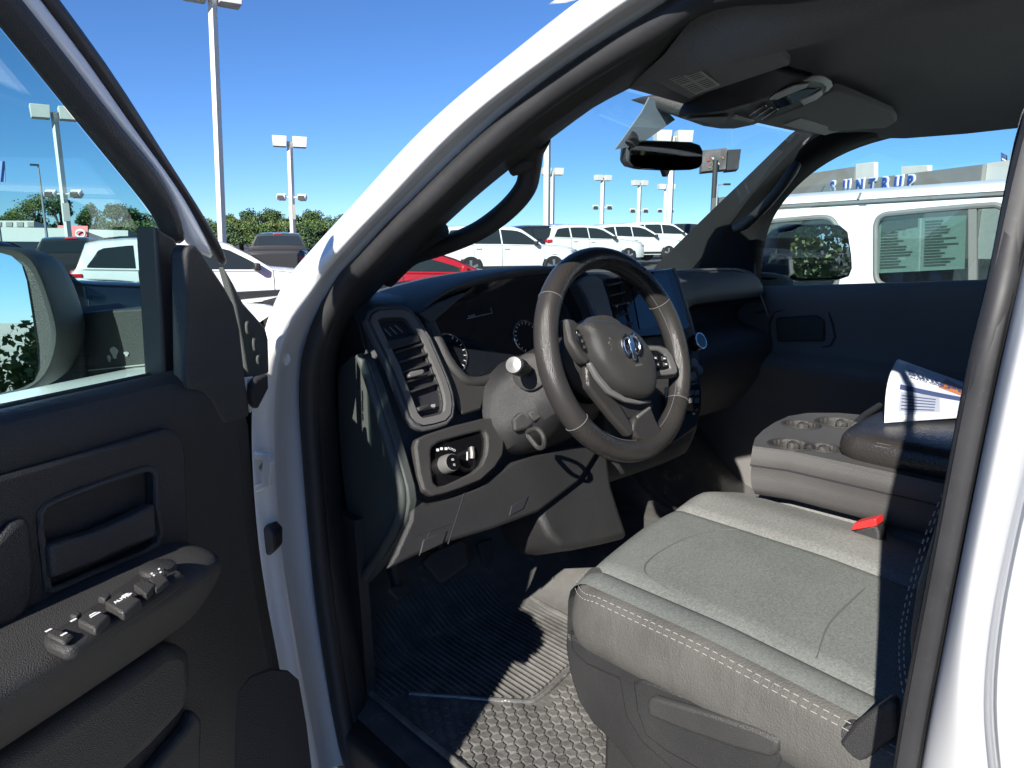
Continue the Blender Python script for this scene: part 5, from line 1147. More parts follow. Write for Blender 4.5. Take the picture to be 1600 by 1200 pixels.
def make_car(name, kind, paint, loc, head, label, cat, group=None, roof_rail=False, z_off=0.0, wheels=True, interior=False):
    P = PROF[kind]; L, Wd = P['L'], P['W'] / 2
    root = empty(name, (0, 0, 0), label, cat, group)
    base = 0.30
    def top(s): return lerp(P['top'], s)
    def belt(s): return lerp(P['belt'], s)
    def half(s, z):
        plan = 1.0 - 0.16 * max(0, 1 - s / 0.55) ** 2 - 0.10 * max(0, 1 - (L - s) / 0.4) ** 2
        w = Wd * plan; zb = belt(s)
        if z <= zb:
            k = (z - base) / max(0.01, zb - base); return w * (0.93 + 0.07 * math.sin(math.pi * min(1, max(0, k * 0.75 + 0.12))))
        k = (z - zb) / 0.7
        return w * (0.985 - 0.30 * k - 0.05 * k * k)
    ss = sorted(set([a for a, b in P['top']] + [L * k / 40 for k in range(41)]))
    rows = []
    for s in ss:
        t = top(s); zb = min(belt(s), t - 0.04); r_ = []
        t2 = t - 0.035
        zl = [base, 0.45, (0.45 + zb) / 2, zb - 0.02, zb + 0.01 if t2 > zb + 0.06 else zb, (zb + t2) / 2, t2]
        zl = sorted(min(z, t2) for z in zl)
        e = 1.0
        for z in zl: r_.append((half(s, z), z))
        hw = r_[-1][0]; r_.append((hw * 0.90, t - 0.006)); r_.append((hw * 0.5, t + 0.012)); r_.append((0, t + 0.016))
        full = [(-a, z) for a, z in r_] + [(a, z) for a, z in r_[::-1][1:]]
        rows.append([V((a, L / 2 - s, z)) for a, z in full])
    m = MB().grid(rows, close_v=True)
    n_ = len(rows[0]); m.f.append(tuple(range(n_))); m.f.append(tuple(range(len(rows) * n_ - 1, (len(rows) - 1) * n_ - 1, -1)))
    m.build('body', paint, root, angle=28)
    # windows as panes set into the sides
    for s0, s1, kd in P['side']:
        for sg in (-1, 1):
            pts = []
            def zt(s): return top(s) - 0.13
            N_ = 8; up = [(s0 + (s1 - s0) * k / N_) for k in range(N_ + 1)]
            grid_ = []
            for s in up:
                zb = belt(s) + 0.035; zt_ = max(zb + 0.01, zt(s))
                if kd == 'q': zt_ = max(zb + 0.01, min(zt_, zb + (zt_ - zb) * min(1, (s1 - s) / 0.25 + 0.1)))
                grid_.append([V((sg * (half(s, z) + 0.006), L / 2 - s, z)) for z in [zb + (zt_ - zb) * j / 4 for j in range(5)]])
            MB().grid(grid_).build('side_window', 'car_glass', root)
    for nm, (s0, s1), sg in (('front_glass', P['ws'], 1), ('rear_glass', P['rg'], -1)):
        grid_ = []
        for k in range(7):
            s = s0 + (s1 - s0) * k / 6; t = top(s); hw = half(s, t - 0.035) * 0.90
            nx = V((0, 0.35 * sg, 0.9)) if nm == 'front_glass' else V((0, -0.85, 0.5))
            grid_.append([V((hw * j, L / 2 - s, t + (0.016 if abs(j) < 0.3 else 0.012 if abs(j) < 0.7 else -0.004))) + nx * 0.012 for j in (-1, -0.5, 0, 0.5, 1)])
        MB().grid(grid_).build(nm, 'car_glass', root)
    # door seams, handles, mirrors
    for s0, s1, kd in P['side']:
        for sg in (-1, 1):
            for s in ([s0 - 0.35, s1 + 0.02] if kd == 'f' else [s1 + 0.03] if kd == 'r' else []):
                MB().tube([V((sg * (half(s, z) + 0.002), L / 2 - s, z)) for z in (0.45, 0.7, 0.9, belt(s))], 0.006, 5).build('door_seam', 'trimg', root)
            if kd in 'fr':
                MB().box((sg * (half(s1 - 0.12, 0.95) + 0.012), L / 2 - s1 + 0.14, belt(s1) - 0.12), (0.03, 0.20, 0.035)).build('door_handle', paint, root, bevel=0.008)
    for sg in (-1, 1):
        s = P['side'][0][0] - 0.02
        MB().box((sg * (half(s, belt(s)) + 0.10), L / 2 - s, belt(s) + 0.09), (0.20, 0.12, 0.15)).build('wing_mirror', 'trimg' if paint != 'car_red' else paint, root, bevel=0.03)
        MB().box((sg * Wd * 0.62, L / 2 - 0.10, belt(0) - 0.10), (0.46, 0.20, 0.14)).build('headlight', 'lamp', root, bevel=0.03)
        MB().box((sg * Wd * 0.80, L / 2 - 0.30, belt(0) - 0.05), (0.26, 0.35, 0.10)).build('headlight_wing', 'lamp', root, bevel=0.02)
        MB().box((sg * Wd * 0.78, -L / 2 + 0.12, belt(L) - 0.16), (0.40, 0.25, 0.14)).build('tail_light', 'tail', root, bevel=0.02)
        MB().box((sg * (half(2.4, 0.4)), 0, 0.40), (0.03, 2.4, 0.10)).build('rocker_trim', 'trimg', root, bevel=0.01)
    MB().box((0, L / 2 - 0.02, belt(0) - 0.26), (Wd * 1.1, 0.10, 0.26)).build('grille', 'trimg', root, bevel=0.03)
    if kind == 'pickup':
        MB().box((0, -L / 2 + 1.0, 1.365), (1.66, 1.5, 0.02)).build('bed_cover', 'trimg', root)
        MB().box((0, -L / 2 - 0.005, 1.02), (1.5, 0.03, 0.5)).build('tailgate', paint, root, bevel=0.01)
        MB().box((0, -L / 2 - 0.08, 0.62), (1.9, 0.18, 0.2)).build('rear_bumper', 'alloy', root, bevel=0.04)
        MB().box((0, -L / 2 + 1.90, 1.90), (0.30, 0.05, 0.035)).build('brake_lamp', 'tail', root, bevel=0.01)
    if roof_rail:
        for sg in (-1, 1):
            MB().tube([V((sg * Wd * 0.66, L / 2 - s, top(s) + 0.035)) for s in (2.5, 2.7, 3.4, 4.1, 4.4)], 0.018, 6).build('roof_rail', 'trimg', root)
    for s in P['wheels']:
        for sg in (-1, 1):
            c = V((sg * (Wd - 0.115), L / 2 - s, P['wr']))
            MB().lathe([(P['wr'] + 0.055, 0.0), (P['wr'] + 0.055, 0.122), (0.02, 0.124)], V((sg * (Wd - 0.13), L / 2 - s, P['wr'] + 0.0)), (sg, 0, 0), 30).build('wheel_arch', 'trimg', root)
            w = empty('wheel', c, parent=root); rr_ = P['wr']
            MB().lathe([(rr_ * 0.68, 0.135), (rr_ * 0.93, 0.14), (rr_, 0.10), (rr_, -0.1)], c, (sg, 0, 0), 28).build('tyre', 'rubber', w)
            MB().lathe([(rr_ * 0.69, 0.134), (rr_ * 0.64, 0.115), (rr_ * 0.3, 0.105), (rr_ * 0.16, 0.13), (0.0, 0.132)], c, (sg, 0, 0), 28).build('rim', 'trimg', w)
            for k in range(5):
                a = R(72 * k + 20); d_ = V((0, math.cos(a), math.sin(a))); e_ = V((0, -math.sin(a), math.cos(a)))
                q = [c + V((sg * 0.118, 0, 0)) + d_ * (rr_ * x) + e_ * (rr_ * y) for x, y in ((0.12, -0.09), (0.66, -0.13), (0.66, 0.13), (0.12, 0.09))]
                MB().prism(q, (sg * 0.02, 0, 0)).build('wheel_spoke', 'alloy', w)
    x, y = loc
    root.location = (x, y, gz(x, y) + z_off); root.rotation_euler = (0, 0, head)
    return root
def azi(px): return math.radians(43) + math.atan((px - 800) / FPX)
def spot(px, depth):
    q = ray(px, 368); return (q.x * depth, q.y * depth)
def heading(deg_right_of_view, px=800):      # yaw so the nose (+Y) points this many degrees clockwise from the line of sight
    return -(azi(px) + R(deg_right_of_view))

make_car('sport_utility', 'suv', 'car_white', spot(322, 15.3), heading(84, 322), 'white SUV with red tail lamp seen behind the open door frame, nose right', 'SUV', roof_rail=True, z_off=-0.0)
make_car('parked_pickup', 'pickup', 'car_grey', spot(107, 21.5), heading(-2, 107), 'dark grey pickup seen from behind through the door window', 'pickup truck')
make_car('parked_pickup', 'pickup', 'car_grey', spot(437, 26.5), heading(4, 437), 'dark pickup seen from behind right of the tall light pole', 'pickup truck')
make_car('dark_sport_utility', 'big', 'car_black', spot(-75, 10.2), heading(80, -75), 'black SUV with amber side marker behind the driver door mirror', 'SUV')
c_ = bpy.data.objects['dark_sport_utility']
for sg in (-1, 1):
    o_ = MB().box((sg * 0.955, 5.35 / 2 - 0.62, 0.86), (0.06, 0.16, 0.05)).build('side_marker', 'amber', None); o_.parent = c_
make_car('red_coupe', 'coupe', 'car_red', spot(672, 14.0), heading(80, 672), 'low red coupe seen through the windshield below the grab handle', 'car', z_off=0.02)
rowg = 'white SUVs in the far row beyond the windshield'
make_car('sport_utility', 'big', 'car_white', spot(782, 27), heading(70, 782), 'large white SUV leftmost in the far row beyond the windshield', 'SUV', rowg, z_off=0.10)
make_car('sport_utility', 'suv', 'car_black', spot(862, 33), heading(62, 862), 'black SUV between white ones in the far row beyond the windshield', 'SUV', rowg, z_off=0.22)
make_car('sport_utility', 'suv', 'car_pearl', spot(918, 33.5), heading(60, 918), 'cream white SUV just above the steering wheel rim', 'SUV', rowg, z_off=0.22)
make_car('sport_utility', 'suv', 'car_white', spot(985, 36), heading(58, 985), 'white SUV with visible front wheel, right of the steering wheel top', 'SUV', rowg, z_off=0.22)
make_car('sport_utility', 'big', 'car_white', spot(1030, 43), heading(62, 1030), 'white SUV rightmost in the far row beside the passenger pillar', 'SUV', rowg, z_off=0.25)
make_car('sport_utility', 'suv', 'car_grey', spot(1085, 52), heading(60, 1085), 'grey SUV roof half hidden behind the passenger pillar', 'SUV', rowg, z_off=0.3)
make_car('sport_utility', 'suv', 'car_white', (-9.5, 8.5), R(15), 'white SUV mirrored in the driver door mirror', 'SUV')

# ================================================================== BOXY WHITE OFF-ROADER IN THE NEXT BAY
JX = 3.42
J = empty('boxy_off_roader', (JX + 0.9, 1.0, gz(JX, 1)), 'boxy white off-roader with price sheet in its side window', 'SUV')
MT['jframe'] = mat('grey_window_rubber', (0.16, 0.16, 0.155), 0.6)
MT['sticker'] = mat('pale_green_paper', (0.46, 0.53, 0.50), 0.5)
MT['jglass'] = glass('tinted_glass', (0.66, 0.73, 0.72))
MT['seatdark'] = mat('dark_upholstery', (0.03, 0.03, 0.032), 0.8)
def UJ(x, y, o=0.0): return UX(x, y, JX + o)
# upper side panel with window openings; door gaps are real gaps
gb = gz(JX, 1)
ztop = UJ(1240, 323).z
def jrow(pts): return [UJ(*q) for q in pts]
A1 = UJ(1266, 300); A2 = UJ(1581, 281)
yf, yr = UJ(1165, 331).y, -1.6                      # panel from ahead of the pillar to the tail
zr0 = UJ(1240, 322).z; zr1 = UJ(1581, 302).z; yq0 = UJ(1240, 322).y; yq1 = UJ(1581, 302).y
def zdrip(y): return zr0 + (zr1 - zr0) * (y - yq0) / (yq1 - yq0)
gapy = UJ(1338, 400).y
def jpanel(y0, y1, holes, name):
    o = [V((JX, y0, zdrip(y0) - 0.012)), V((JX, y1, zdrip(y1) - 0.012)), V((JX, y1, gb + 0.55)), V((JX, y0, gb + 0.55))]
    return plate_with_hole(o, holes, (0.04, 0, 0), name, 'car_white', J, 0.008)
w1 = jrow([(1186, 362), (1192, 350), (1210, 345), (1285, 339), (1298, 341), (1306, 350), (1309, 365), (1309, 452), (1186, 458)])
w2 = jrow([(1368, 352), (1372, 341), (1382, 335), (1440, 329), (1510, 323), (1556, 320), (1567, 324), (1573, 334), (1573, 443), (1368, 447)])
w1, w2 = fillet(w1, 0.06), fillet(w2, 0.06)
jpanel(yf, gapy + 0.008, [w1], 'front_door'); jpanel(gapy - 0.05 + 0.03, yr, [w2], 'rear_door')
MB().prism([V((JX + 0.012, gapy + 0.03, gb + 0.55)), V((JX + 0.012, gapy - 0.05, gb + 0.55)), V((JX + 0.012, gapy - 0.05, zdrip(gapy) - 0.01)), V((JX + 0.012, gapy + 0.03, zdrip(gapy) - 0.01))], (0.03, 0, 0)).build('door_pillar', 'car_white', J)
for w in (w1, w2):
    MB().tube(w, 0.012, 8, closed=True).build('window_rubber', 'jframe', J)
    MB().prism([q + V((0.015, 0, 0)) for q in w], (0.004, 0, 0)).build('side_window', 'jglass', J)
MB().prism([UJ(x, y, -0.004) for x, y in ((1513, 323), (1526, 322), (1526, 445), (1513, 446))], (0.02, 0, 0)).build('window_divider', 'jframe', J)
# hard top
rows = []
for y in (yf + 0.0, 1.2, 0.6, 0, -0.8, yr):
    z = zdrip(y)
    rows.append([V((JX + 0.03, y, z + 0.004)), V((JX + 0.004, y, z + 0.012)), V((JX + 0.03, y, z + 0.042)), V((JX + 0.09, y, z + 0.062)), V((JX + 0.5, y, z + 0.068)), V((JX + 1.2, y, z + 0.068)), V((JX + 1.62, y, z + 0.06)), V((JX + 1.70, y, z + 0.01))])
MB().grid(rows).build('hard_top', 'car_white', J, angle=30)
MB().tube([V((JX + 0.002, UJ(1341, 303).y, zdrip(1.5) + 0.014)), V((JX + 0.026, UJ(1341, 303).y, zdrip(1.5) + 0.042))], 0.006, 6).build('top_joint', 'jframe', J)
MB().tube([V((JX - 0.002, yf, zdrip(yf))), V((JX - 0.002, yr, zdrip(yr)))], 0.008, 6).build('drip_gutter', 'jframe', J)
MB().prism([V((JX + 0.0, 4.2, gb + 0.55)), V((JX + 0.0, yf, gb + 0.55)), V((JX + 0.0, yf, gb + 1.12)), V((JX + 0.0, 4.2, gb + 1.05))], (1.7, 0, 0)).build('hood', 'car_white', J, bevel=0.05, seg=3)
MB().prism([V((JX + 0.06, yf + 0.02, gb + 1.1)), V((JX + 1.64, yf + 0.02, gb + 1.1)), V((JX + 1.60, yf - 0.35, zdrip(yf) + 0.1)), V((JX + 0.10, yf - 0.35, zdrip(yf) + 0.1))], (0, 0.01, 0)).build('front_glass', 'jglass', J)
MB().box((JX + 0.85, (yf + yr) / 2, gb + 0.6), (1.62, yf - yr, 0.18)).build('cabin_floor', 'trimg', J)
MB().prism([V((JX + 1.66, yf, gb + 0.55)), V((JX + 1.66, yr, gb + 0.55)), V((JX + 1.66, yr, gb + 1.2)), V((JX + 1.66, yf, gb + 1.2))], (0.04, 0, 0)).build('far_side', 'car_white', J)
MB().prism([V((JX, yr, gb + 0.5)), V((JX + 1.7, yr, gb + 0.5)), V((JX + 1.7, yr, gb + 1.8)), V((JX, yr, gb + 1.8))], (0, -0.05, 0)).build('tail_panel', 'car_white', J)
for yy, xx in ((1.5, 0.45), (1.5, 1.25), (0.35, 0.45), (0.35, 1.25)):
    MB().box((JX + xx, yy, gb + 1.2), (0.5, 0.16, 0.75)).build('seat_back', 'seatdark', J, bevel=0.06, seg=3)
for yy in (3.55, -0.95):
    for xx in (0.02, 1.58):
        c = V((JX + xx + 0.05, yy, gb + 0.40))
        w = empty('wheel', c - J.location, parent=J)
        MB().lathe([(0.22, -0.12), (0.36, -0.13), (0.40, -0.08), (0.40, 0.08), (0.36, 0.13), (0.22, 0.12)], c, (1, 0, 0), 28).build('tyre', 'rubber', w)
        MB().lathe([(0.22, -0.1), (0.1, -0.05), (0, -0.05)], c, (1, 0, 0), 24).build('rim', 'alloy', w)
        MB().box((c.x, c.y, gb + 0.86), (0.24, 1.05, 0.05)).build('fender_flare', 'trimg', J, bevel=0.015)
# window price sheet
stk2 = [UX(x, y, JX + 0.028) for x, y in ((1374, 345), (1510, 336), (1507, 420), (1371, 427))]
PSH = MB().prism(stk2, (0.002, 0, 0)).build('price_sheet', 'sticker', J)
for k in range(16):
    t = 0.06 + 0.055 * k; a = stk2[0].lerp(stk2[3], t); b = stk2[1].lerp(stk2[2], t)
    for u0, u1 in ((0.03, 0.22 + 0.2 * random.random()), (0.55, 0.72 + 0.22 * random.random())):
        p_, q_ = a.lerp(b, u0), a.lerp(b, u1)
        MB().prism([p_ + V((-0.002, 0, 0)), q_ + V((-0.002, 0, 0)), q_ + V((-0.002, 0, -0.008)), p_ + V((-0.002, 0, -0.008))], (0.001, 0, 0)).build('print_line', 'jframe', PSH)
a, b, c, d = [q + V((-0.003, 0, 0)) for q in stk2]
MB().prism([a.lerp(b, 0.03), a.lerp(b, 0.47), a.lerp(b, 0.47).lerp(d.lerp(c, 0.47), 0.16), a.lerp(b, 0.22).lerp(d.lerp(c, 0.22), 0.2), a.lerp(b, 0.03).lerp(d.lerp(c, 0.03), 0.32)], (0.0006, 0, 0)).build('print_banner', 'jframe', PSH)
MB().prism([a.lerp(b, 0.49), a.lerp(b, 0.51), d.lerp(c, 0.51), d.lerp(c, 0.49)], (0.0008, 0, 0)).build('sheet_fold', 'print_w', PSH)

# ================================================================== LIGHT POLES
MT['pole'] = mat('pole_white', (0.62, 0.61, 0.58), 0.5, var=0.05, vscale=2)
MT['pole_dark'] = mat('pole_dark', (0.03, 0.035, 0.035), 0.6)
def light_pole(px, depth, ytop, label, w=0.16, head_w=0.85, rot=0.0, floods=None, lean=0.0, name='light_pole', two=True, group='parking lot light poles', back=False):
    x, y = spot(px, depth); g = gz(x, y) - 0.3
    q_ = ray(px, ytop); top = EYE + q_.z * math.hypot(x, y) / math.hypot(q_.x, q_.y)
    o = empty(name, (x, y, g), label, 'light pole', group)
    MB().box((x, y, (g + top) / 2), (w, w, top - g), Matrix.Rotation(R(20), 3, 'Z')).build('pole', 'pole', o, bevel=0.01)
    MB().box((x, y, g + 0.45), (0.6, 0.6, 0.9), Matrix.Rotation(R(20), 3, 'Z')).build('pole_base', 'pole', o, bevel=0.03)
    for s in ((-1, 1) if two else (-1,)):
        dv = V((math.cos(rot), math.sin(rot), 0)) * s
        c = V((x, y, top)) + dv * (head_w * 0.70)
        M = Matrix.Rotation(rot, 3, 'Z')
        tq = [M @ V(q) for q in ((-head_w / 2, -head_w / 2, -0.2), (head_w / 2, -head_w / 2, -0.2), (head_w / 2, head_w / 2, -0.2), (-head_w / 2, head_w / 2, -0.2))]
        H_ = head_w * 0.72
        up = [c + V((q.x, q.y, H_ / 2)) for q in tq]; dn = [c + V((q.x * 0.92, q.y * 0.92, -H_ / 2)) for q in tq]
        m = MB(); m.add(dn + up, [(3, 2, 1, 0), (4, 5, 6, 7), (0, 1, 5, 4), (1, 2, 6, 5), (2, 3, 7, 6), (3, 0, 4, 7)]); m.build('lamp_head', 'pole', o, bevel=0.02)
        MB().prism([c + V((q.x * 0.8, q.y * 0.8, -H_ / 2 - 0.012)) for q in tq], (0, 0, 0.01)).build('lamp_lens', 'lens', o)
        MB().box(V((x, y, top)) + dv * 0.15, (0.3, 0.08, 0.08), M).build('lamp_arm', 'pole', o)
    if floods:
        zf = EYE + (368 - floods) / FPX * depth
        for s in (-1, 1):
            c = V((x, y, zf)) + _r * (s * 0.65)
            MB().box(c, (0.55, 0.35, 0.32), Matrix.Rotation(-YAW, 3, 'Z') @ Matrix.Rotation(R(35), 3, 'X')).build('flood_lamp', 'pole', o, bevel=0.02)
            MB().prism([c - _d * 0.22 + _r * a + V((0, 0, b)) for a, b in ((-0.2, -0.22), (0.2, -0.22), (0.2, 0.06), (-0.2, 0.06))], -_d * 0.02).build('flood_lens', 'print_', o)
        MB().tube([V((x, y, zf)) - _r * 0.7, V((x, y, zf)) + _r * 0.7], 0.04, 6).build('flood_bracket', 'pole', o)
        MB().box((x, y, zf - 0.9), (0.3, 0.3, 0.9)).build('junction_box', 'pole', o)
    if lean: o.rotation_euler = Matrix.Rotation(lean, 4, V((_d.x, _d.y, 0)).normalized()).to_euler()
    return o
light_pole(343, 21, -7, 'tall white light pole in front of the tree line, nearest on the left', 0.17, 0.62, rot=-YAW + 0.5, lean=0.035)
light_pole(457, 47, 222, 'white light pole with two square lamp heads beside the windshield pillar', 0.26, 0.86, rot=-YAW + 0.3, floods=310, lean=0.02)
light_pole(107, 38, 178, 'white light pole seen through the open door window', 0.24, 0.86, rot=-YAW + 0.6, floods=305)
light_pole(854, 42, 150, 'white light pole beside the grab handle, its head hidden', 0.30, 1.0, rot=-YAW)
light_pole(862, 66, 268, 'white light pole just right of the grab handle', 0.34, 0.8, rot=-YAW + 0.2)
light_pole(940, 70, 278, 'slim white light pole left of the rear-view mirror', 0.32, 0.68, rot=-YAW + 0.4, floods=325)
light_pole(997, 74, 286, 'slim white light pole below the rear-view mirror', 0.32, 0.68, rot=-YAW + 0.4, floods=330)
light_pole(1045, 46, 214, 'white light pole with lamp heads showing behind the rear-view mirror', 0.30, 0.95, rot=-YAW + 0.1)
light_pole(1038, 84, 292, 'small far light pole next to the pole behind the mirror', 0.34, 0.8, rot=-YAW + 0.2, floods=330)
x, y = spot(73, 60); SL = empty('street_lamp', (x, y, 0), 'thin grey street lamp before the big tree on the left', 'street lamp')
MB().tube([(x, y, -0.5), (x, y, EYE + (368 - 262) / FPX * 60)], [0.12, 0.07], 8).build('pole', 'steel', SL); MB().box((x - 0.25, y, EYE + 106 / FPX * 60), (0.6, 0.25, 0.15)).build('lamp_head', 'trimg', SL)
x, y = spot(1117, 60); SL = empty('street_lamp', (x, y, 0), 'dark cobra-head street lamp beside the billboard post', 'street lamp')
zt_ = EYE + (368 - 292) / FPX * 60
MB().tube([(x, y, -0.5), (x, y, zt_)], [0.10, 0.07], 8).build('pole', 'steel', SL); MB().tube([V((x, y, zt_)), V((x, y, zt_ + 0.1)) + _r * 0.6], 0.04, 6).build('lamp_arm', 'steel', SL); MB().box(V((x, y, zt_ + 0.08)) + _r * 0.75, (0.55, 0.3, 0.15), Matrix.Rotation(-YAW, 3, 'Z')).build('lamp_head', 'trimg', SL, bevel=0.04)

# ---------------- billboard, signs
def pl(px, depth): return [UD(x, y, depth) for x, y in px]
BB = empty('billboard', (*spot(1113, 62), 0), 'billboard with a dark picture on a tall black post right of the mirror', 'billboard')
MB().prism(pl([(1098, 235), (1136, 231), (1134, 264), (1096, 268)], 62), _d * 0.8).build('poster_panel', mat('poster_dark', (0.10, 0.09, 0.09), 0.5, var=0.5, vscale=1.2), BB)
MB().prism(pl([(1136, 234), (1158, 233), (1154, 264), (1134, 266)], 62.5), _d * 0.8).build('back_panel', 'trimg', BB)
random.seed(5)
for k in range(16):
    cx, cy = 1104 + random.random() * 26, 238 + random.random() * 22; w_, h_ = 1 + random.random() * 3.5, 1 + random.random() * 3
    MB().prism(pl([(cx, cy), (cx + w_, cy), (cx + w_, cy + h_), (cx, cy + h_)], 61.9), _d * 0.05).build('picture_patch', random.choice([mat('poster_%d' % k, c, 0.5) for c in ((0.45, 0.40, 0.36), (0.35, 0.06, 0.06), (0.30, 0.18, 0.12), (0.10, 0.22, 0.10), (0.5, 0.48, 0.46))]), BB)
q = spot(1112, 62.6); MB().tube([(q[0], q[1], -0.5), (q[0], q[1], EYE + (368 - 255) / FPX * 62.6)], 0.22, 10).build('post', 'pole_dark', BB)
MT['blue'] = mat('sign_blue', (0.02, 0.10, 0.36), 0.45)
BS = empty('blue_sign', (*spot(868, 58), 0), 'small blue sign beside the pole above the white SUVs', 'sign')
MB().prism(pl([(857, 350), (881, 350), (881, 361), (857, 362)], 58), _d * 0.2).build('sign_panel', 'blue', BS)
MB().prism(pl([(861, 354), (877, 354), (877, 357), (861, 357)], 57.9), _d * 0.05).build('sign_stripe', 'palep', BS)
q = spot(868, 58.1); MB().tube([(q[0], q[1], 0.2), (q[0], q[1], EYE + 0.5)], 0.06, 6).build('sign_post', 'steel', BS)
BS = empty('blue_banner', (*spot(-1, 30), 0), 'blue banner hanging on a pole at the left edge', 'banner')
MB().prism(pl([(-18, 250), (7, 252), (8, 284), (-18, 284)], 30), _d * 0.03).build('banner_cloth', 'blue', BS)
q = spot(0, 30.1); MB().tube([(q[0], q[1], -0.5), (q[0], q[1], EYE + (368 - 228) / FPX * 30)], 0.06, 8).build('banner_pole', 'steel', BS)

# ================================================================== BUILDINGS
MT['taupe'] = mat('taupe_panel', (0.22, 0.205, 0.185), 0.6, var=0.06, vscale=1.5)
MT['cream'] = mat('cream_panel', (0.62, 0.60, 0.56), 0.6, var=0.04, vscale=1.5)
MT['letter_blue'] = mat('letter_blue', (0.02, 0.06, 0.30), 0.4)
MT['letter_edge'] = mat('letter_edge', (0.75, 0.78, 0.82), 0.4)
hB = 3.05
Bz = EYE + hB
P1, P2 = UZ(1270, 290, Bz), UZ(1525, 258, Bz)
bd_ = (P2 - P1).normalized(); bn = V((0, 0, 1)).cross(bd_).normalized()
if bn.dot(E0 - P1) < 0: bn = -bn
L0 = P1 - bd_ * 16; L1_ = P2 + bd_ * 0.4
DB = empty('dealership_building', ((L0 + L1_) / 2 * 1.0).to_3d() * 1 - V((0, 0, Bz)), 'taupe dealership with blue white-edged SUNTRUP lettering above the boxy off-roader', 'building')
def bwall(a, b, z0, z1, depth, name, material): return MB().prism([V((a.x, a.y, z0)), V((b.x, b.y, z0)), V((b.x, b.y, z1)), V((a.x, a.y, z1))], -bn * depth).build(name, material, DB)
bwall(L0, L1_, 0.3, Bz, 0.6, 'fascia', 'taupe')
bwall(L0 - bn * 0.7, L1_ + bd_ * 14 - bn * 0.7, 0.0, Bz - 0.6, 14, 'main_block', 'cream')
E2 = UP(1600, 250, P1 - bn * 0.3, bn)
bwall(L1_ + bd_ * 0.02 - bn * 0.2, L1_ + bd_ * 12 - bn * 0.2, 0.2, Bz + 0.05, 0.4, 'cream_wing', 'cream')
bwall(L0 - bn * 6, UP(1336, 260, P1 - bn * 6, bn), 0.3, UP(1336, 260, P1 - bn * 6, bn).z + 0.0, 0.5, 'upper_parapet', 'taupe')
def bplate(px, back, depth, name, material):
    q = [UP(x, y, P1 - bn * back, bn) for x, y in px]; return MB().prism(q, -bn * depth).build(name, material, DB, bevel=0.02)
bplate([(1337, 256), (1366, 253), (1366, 285), (1337, 285)], 1.0, 0.25, 'roof_unit', 'cream')
bplate([(1408, 260), (1450, 258), (1450, 285), (1408, 285)], 1.2, 0.25, 'roof_unit', 'cream')
for i, ch in enumerate('SUNTRUP'):
    px_ = 1299 + (1420 - 1299) * i / 6; py_ = 301.5 - 8.5 * i / 6
    o3 = UP(px_, py_, P1, bn); 
    hh = (UP(px_, 283.5 - 8.0 * i / 6 * 1.15, P1, bn) - o3).length
    text(ch, hh * 1.38, 'letter_edge', DB, o3 + bn * 0.05, bd_, (0, 0, 1), 'letter_border', 0.03, bold=0.085)
    text(ch, hh * 1.38, 'letter_blue', DB, o3 + bn * 0.12, bd_, (0, 0, 1), 'letter', 0.03, bold=0.012)
# low showroom to the left with its red sign
LB = empty('low_showroom', (*spot(90, 75), -1), 'long low pale building with a red sign behind the parked pickup', 'building')
def lbp(px, dep, th, name, material): return MB().prism(pl(px, dep), _d * th).build(name, material, LB)
MT['concrete'] = mat('pale_panel', (0.40, 0.41, 0.41), 0.7, var=0.05, vscale=0.5)
lbp([(-160, 352), (122, 357), (122, 410), (-160, 410)], 75, 8, 'main_wall', 'concrete')
lbp([(120, 358), (200, 360), (200, 400), (120, 400)], 80, 8, 'side_wall', 'concrete')
lbp([(-160, 376), (122, 378), (122, 410), (-160, 410)], 74.7, 0.1, 'dark_glazing', 'car_glass')
lbp([(-120, 344), (53, 345), (53, 355), (-120, 354)], 79, 4, 'roof_block', 'concrete')
for k in range(4): lbp([(-8 + 17 * k, 347), (2 + 17 * k, 347), (2 + 17 * k, 354), (-8 + 17 * k, 354)], 78.9, 0.1, 'roof_louver', 'jframe')
MT['sign_red'] = mat('sign_red', (0.55, 0.02, 0.04), 0.4)
lbp([(90, 352), (137, 353), (137, 378), (90, 372)], 74.3, 0.2, 'red_sign', 'sign_red')
lbp([(90, 356), (106, 357), (106, 372), (90, 372)], 74.0, 0.1, 'sign_letter', 'concrete')
q = UD(126, 365, 74.0); MB().tube([q + _r * 0.45 * math.cos(a) + V((0, 0, 0.35 * math.sin(a))) for a in [2 * math.pi * k / 24 for k in range(24)]], 0.10, 6, closed=True).build('sign_ring', 'print_w', LB)
FL = empty('flag', (*spot(1568, 34), 0), 'small striped flag on a roof pole at the right edge', 'flag')
q = spot(1563, 34); MB().tube([(q[0], q[1], 3.5), (q[0], q[1], EYE + (368 - 232) / FPX * 34)], 0.02, 6).build('flag_pole', 'steel', FL)
MB().grid([[UD(1564 + 10 * i / 4, 238 + 5 * i / 4 + 15 * j / 3, 34 + 0.05 * math.sin(i * 1.6)) for j in range(4)] for i in range(5)]).build('flag_cloth', 'navy', FL, solid=0.005)
for j in range(2): MB().prism([UD(1566, 247 + 4 * j, 33.85), UD(1573, 251 + 4 * j, 33.85), UD(1573, 253 + 4 * j, 33.85), UD(1566, 249 + 4 * j, 33.85)], _d * 0.01).build('flag_stripe', 'print_w', FL)

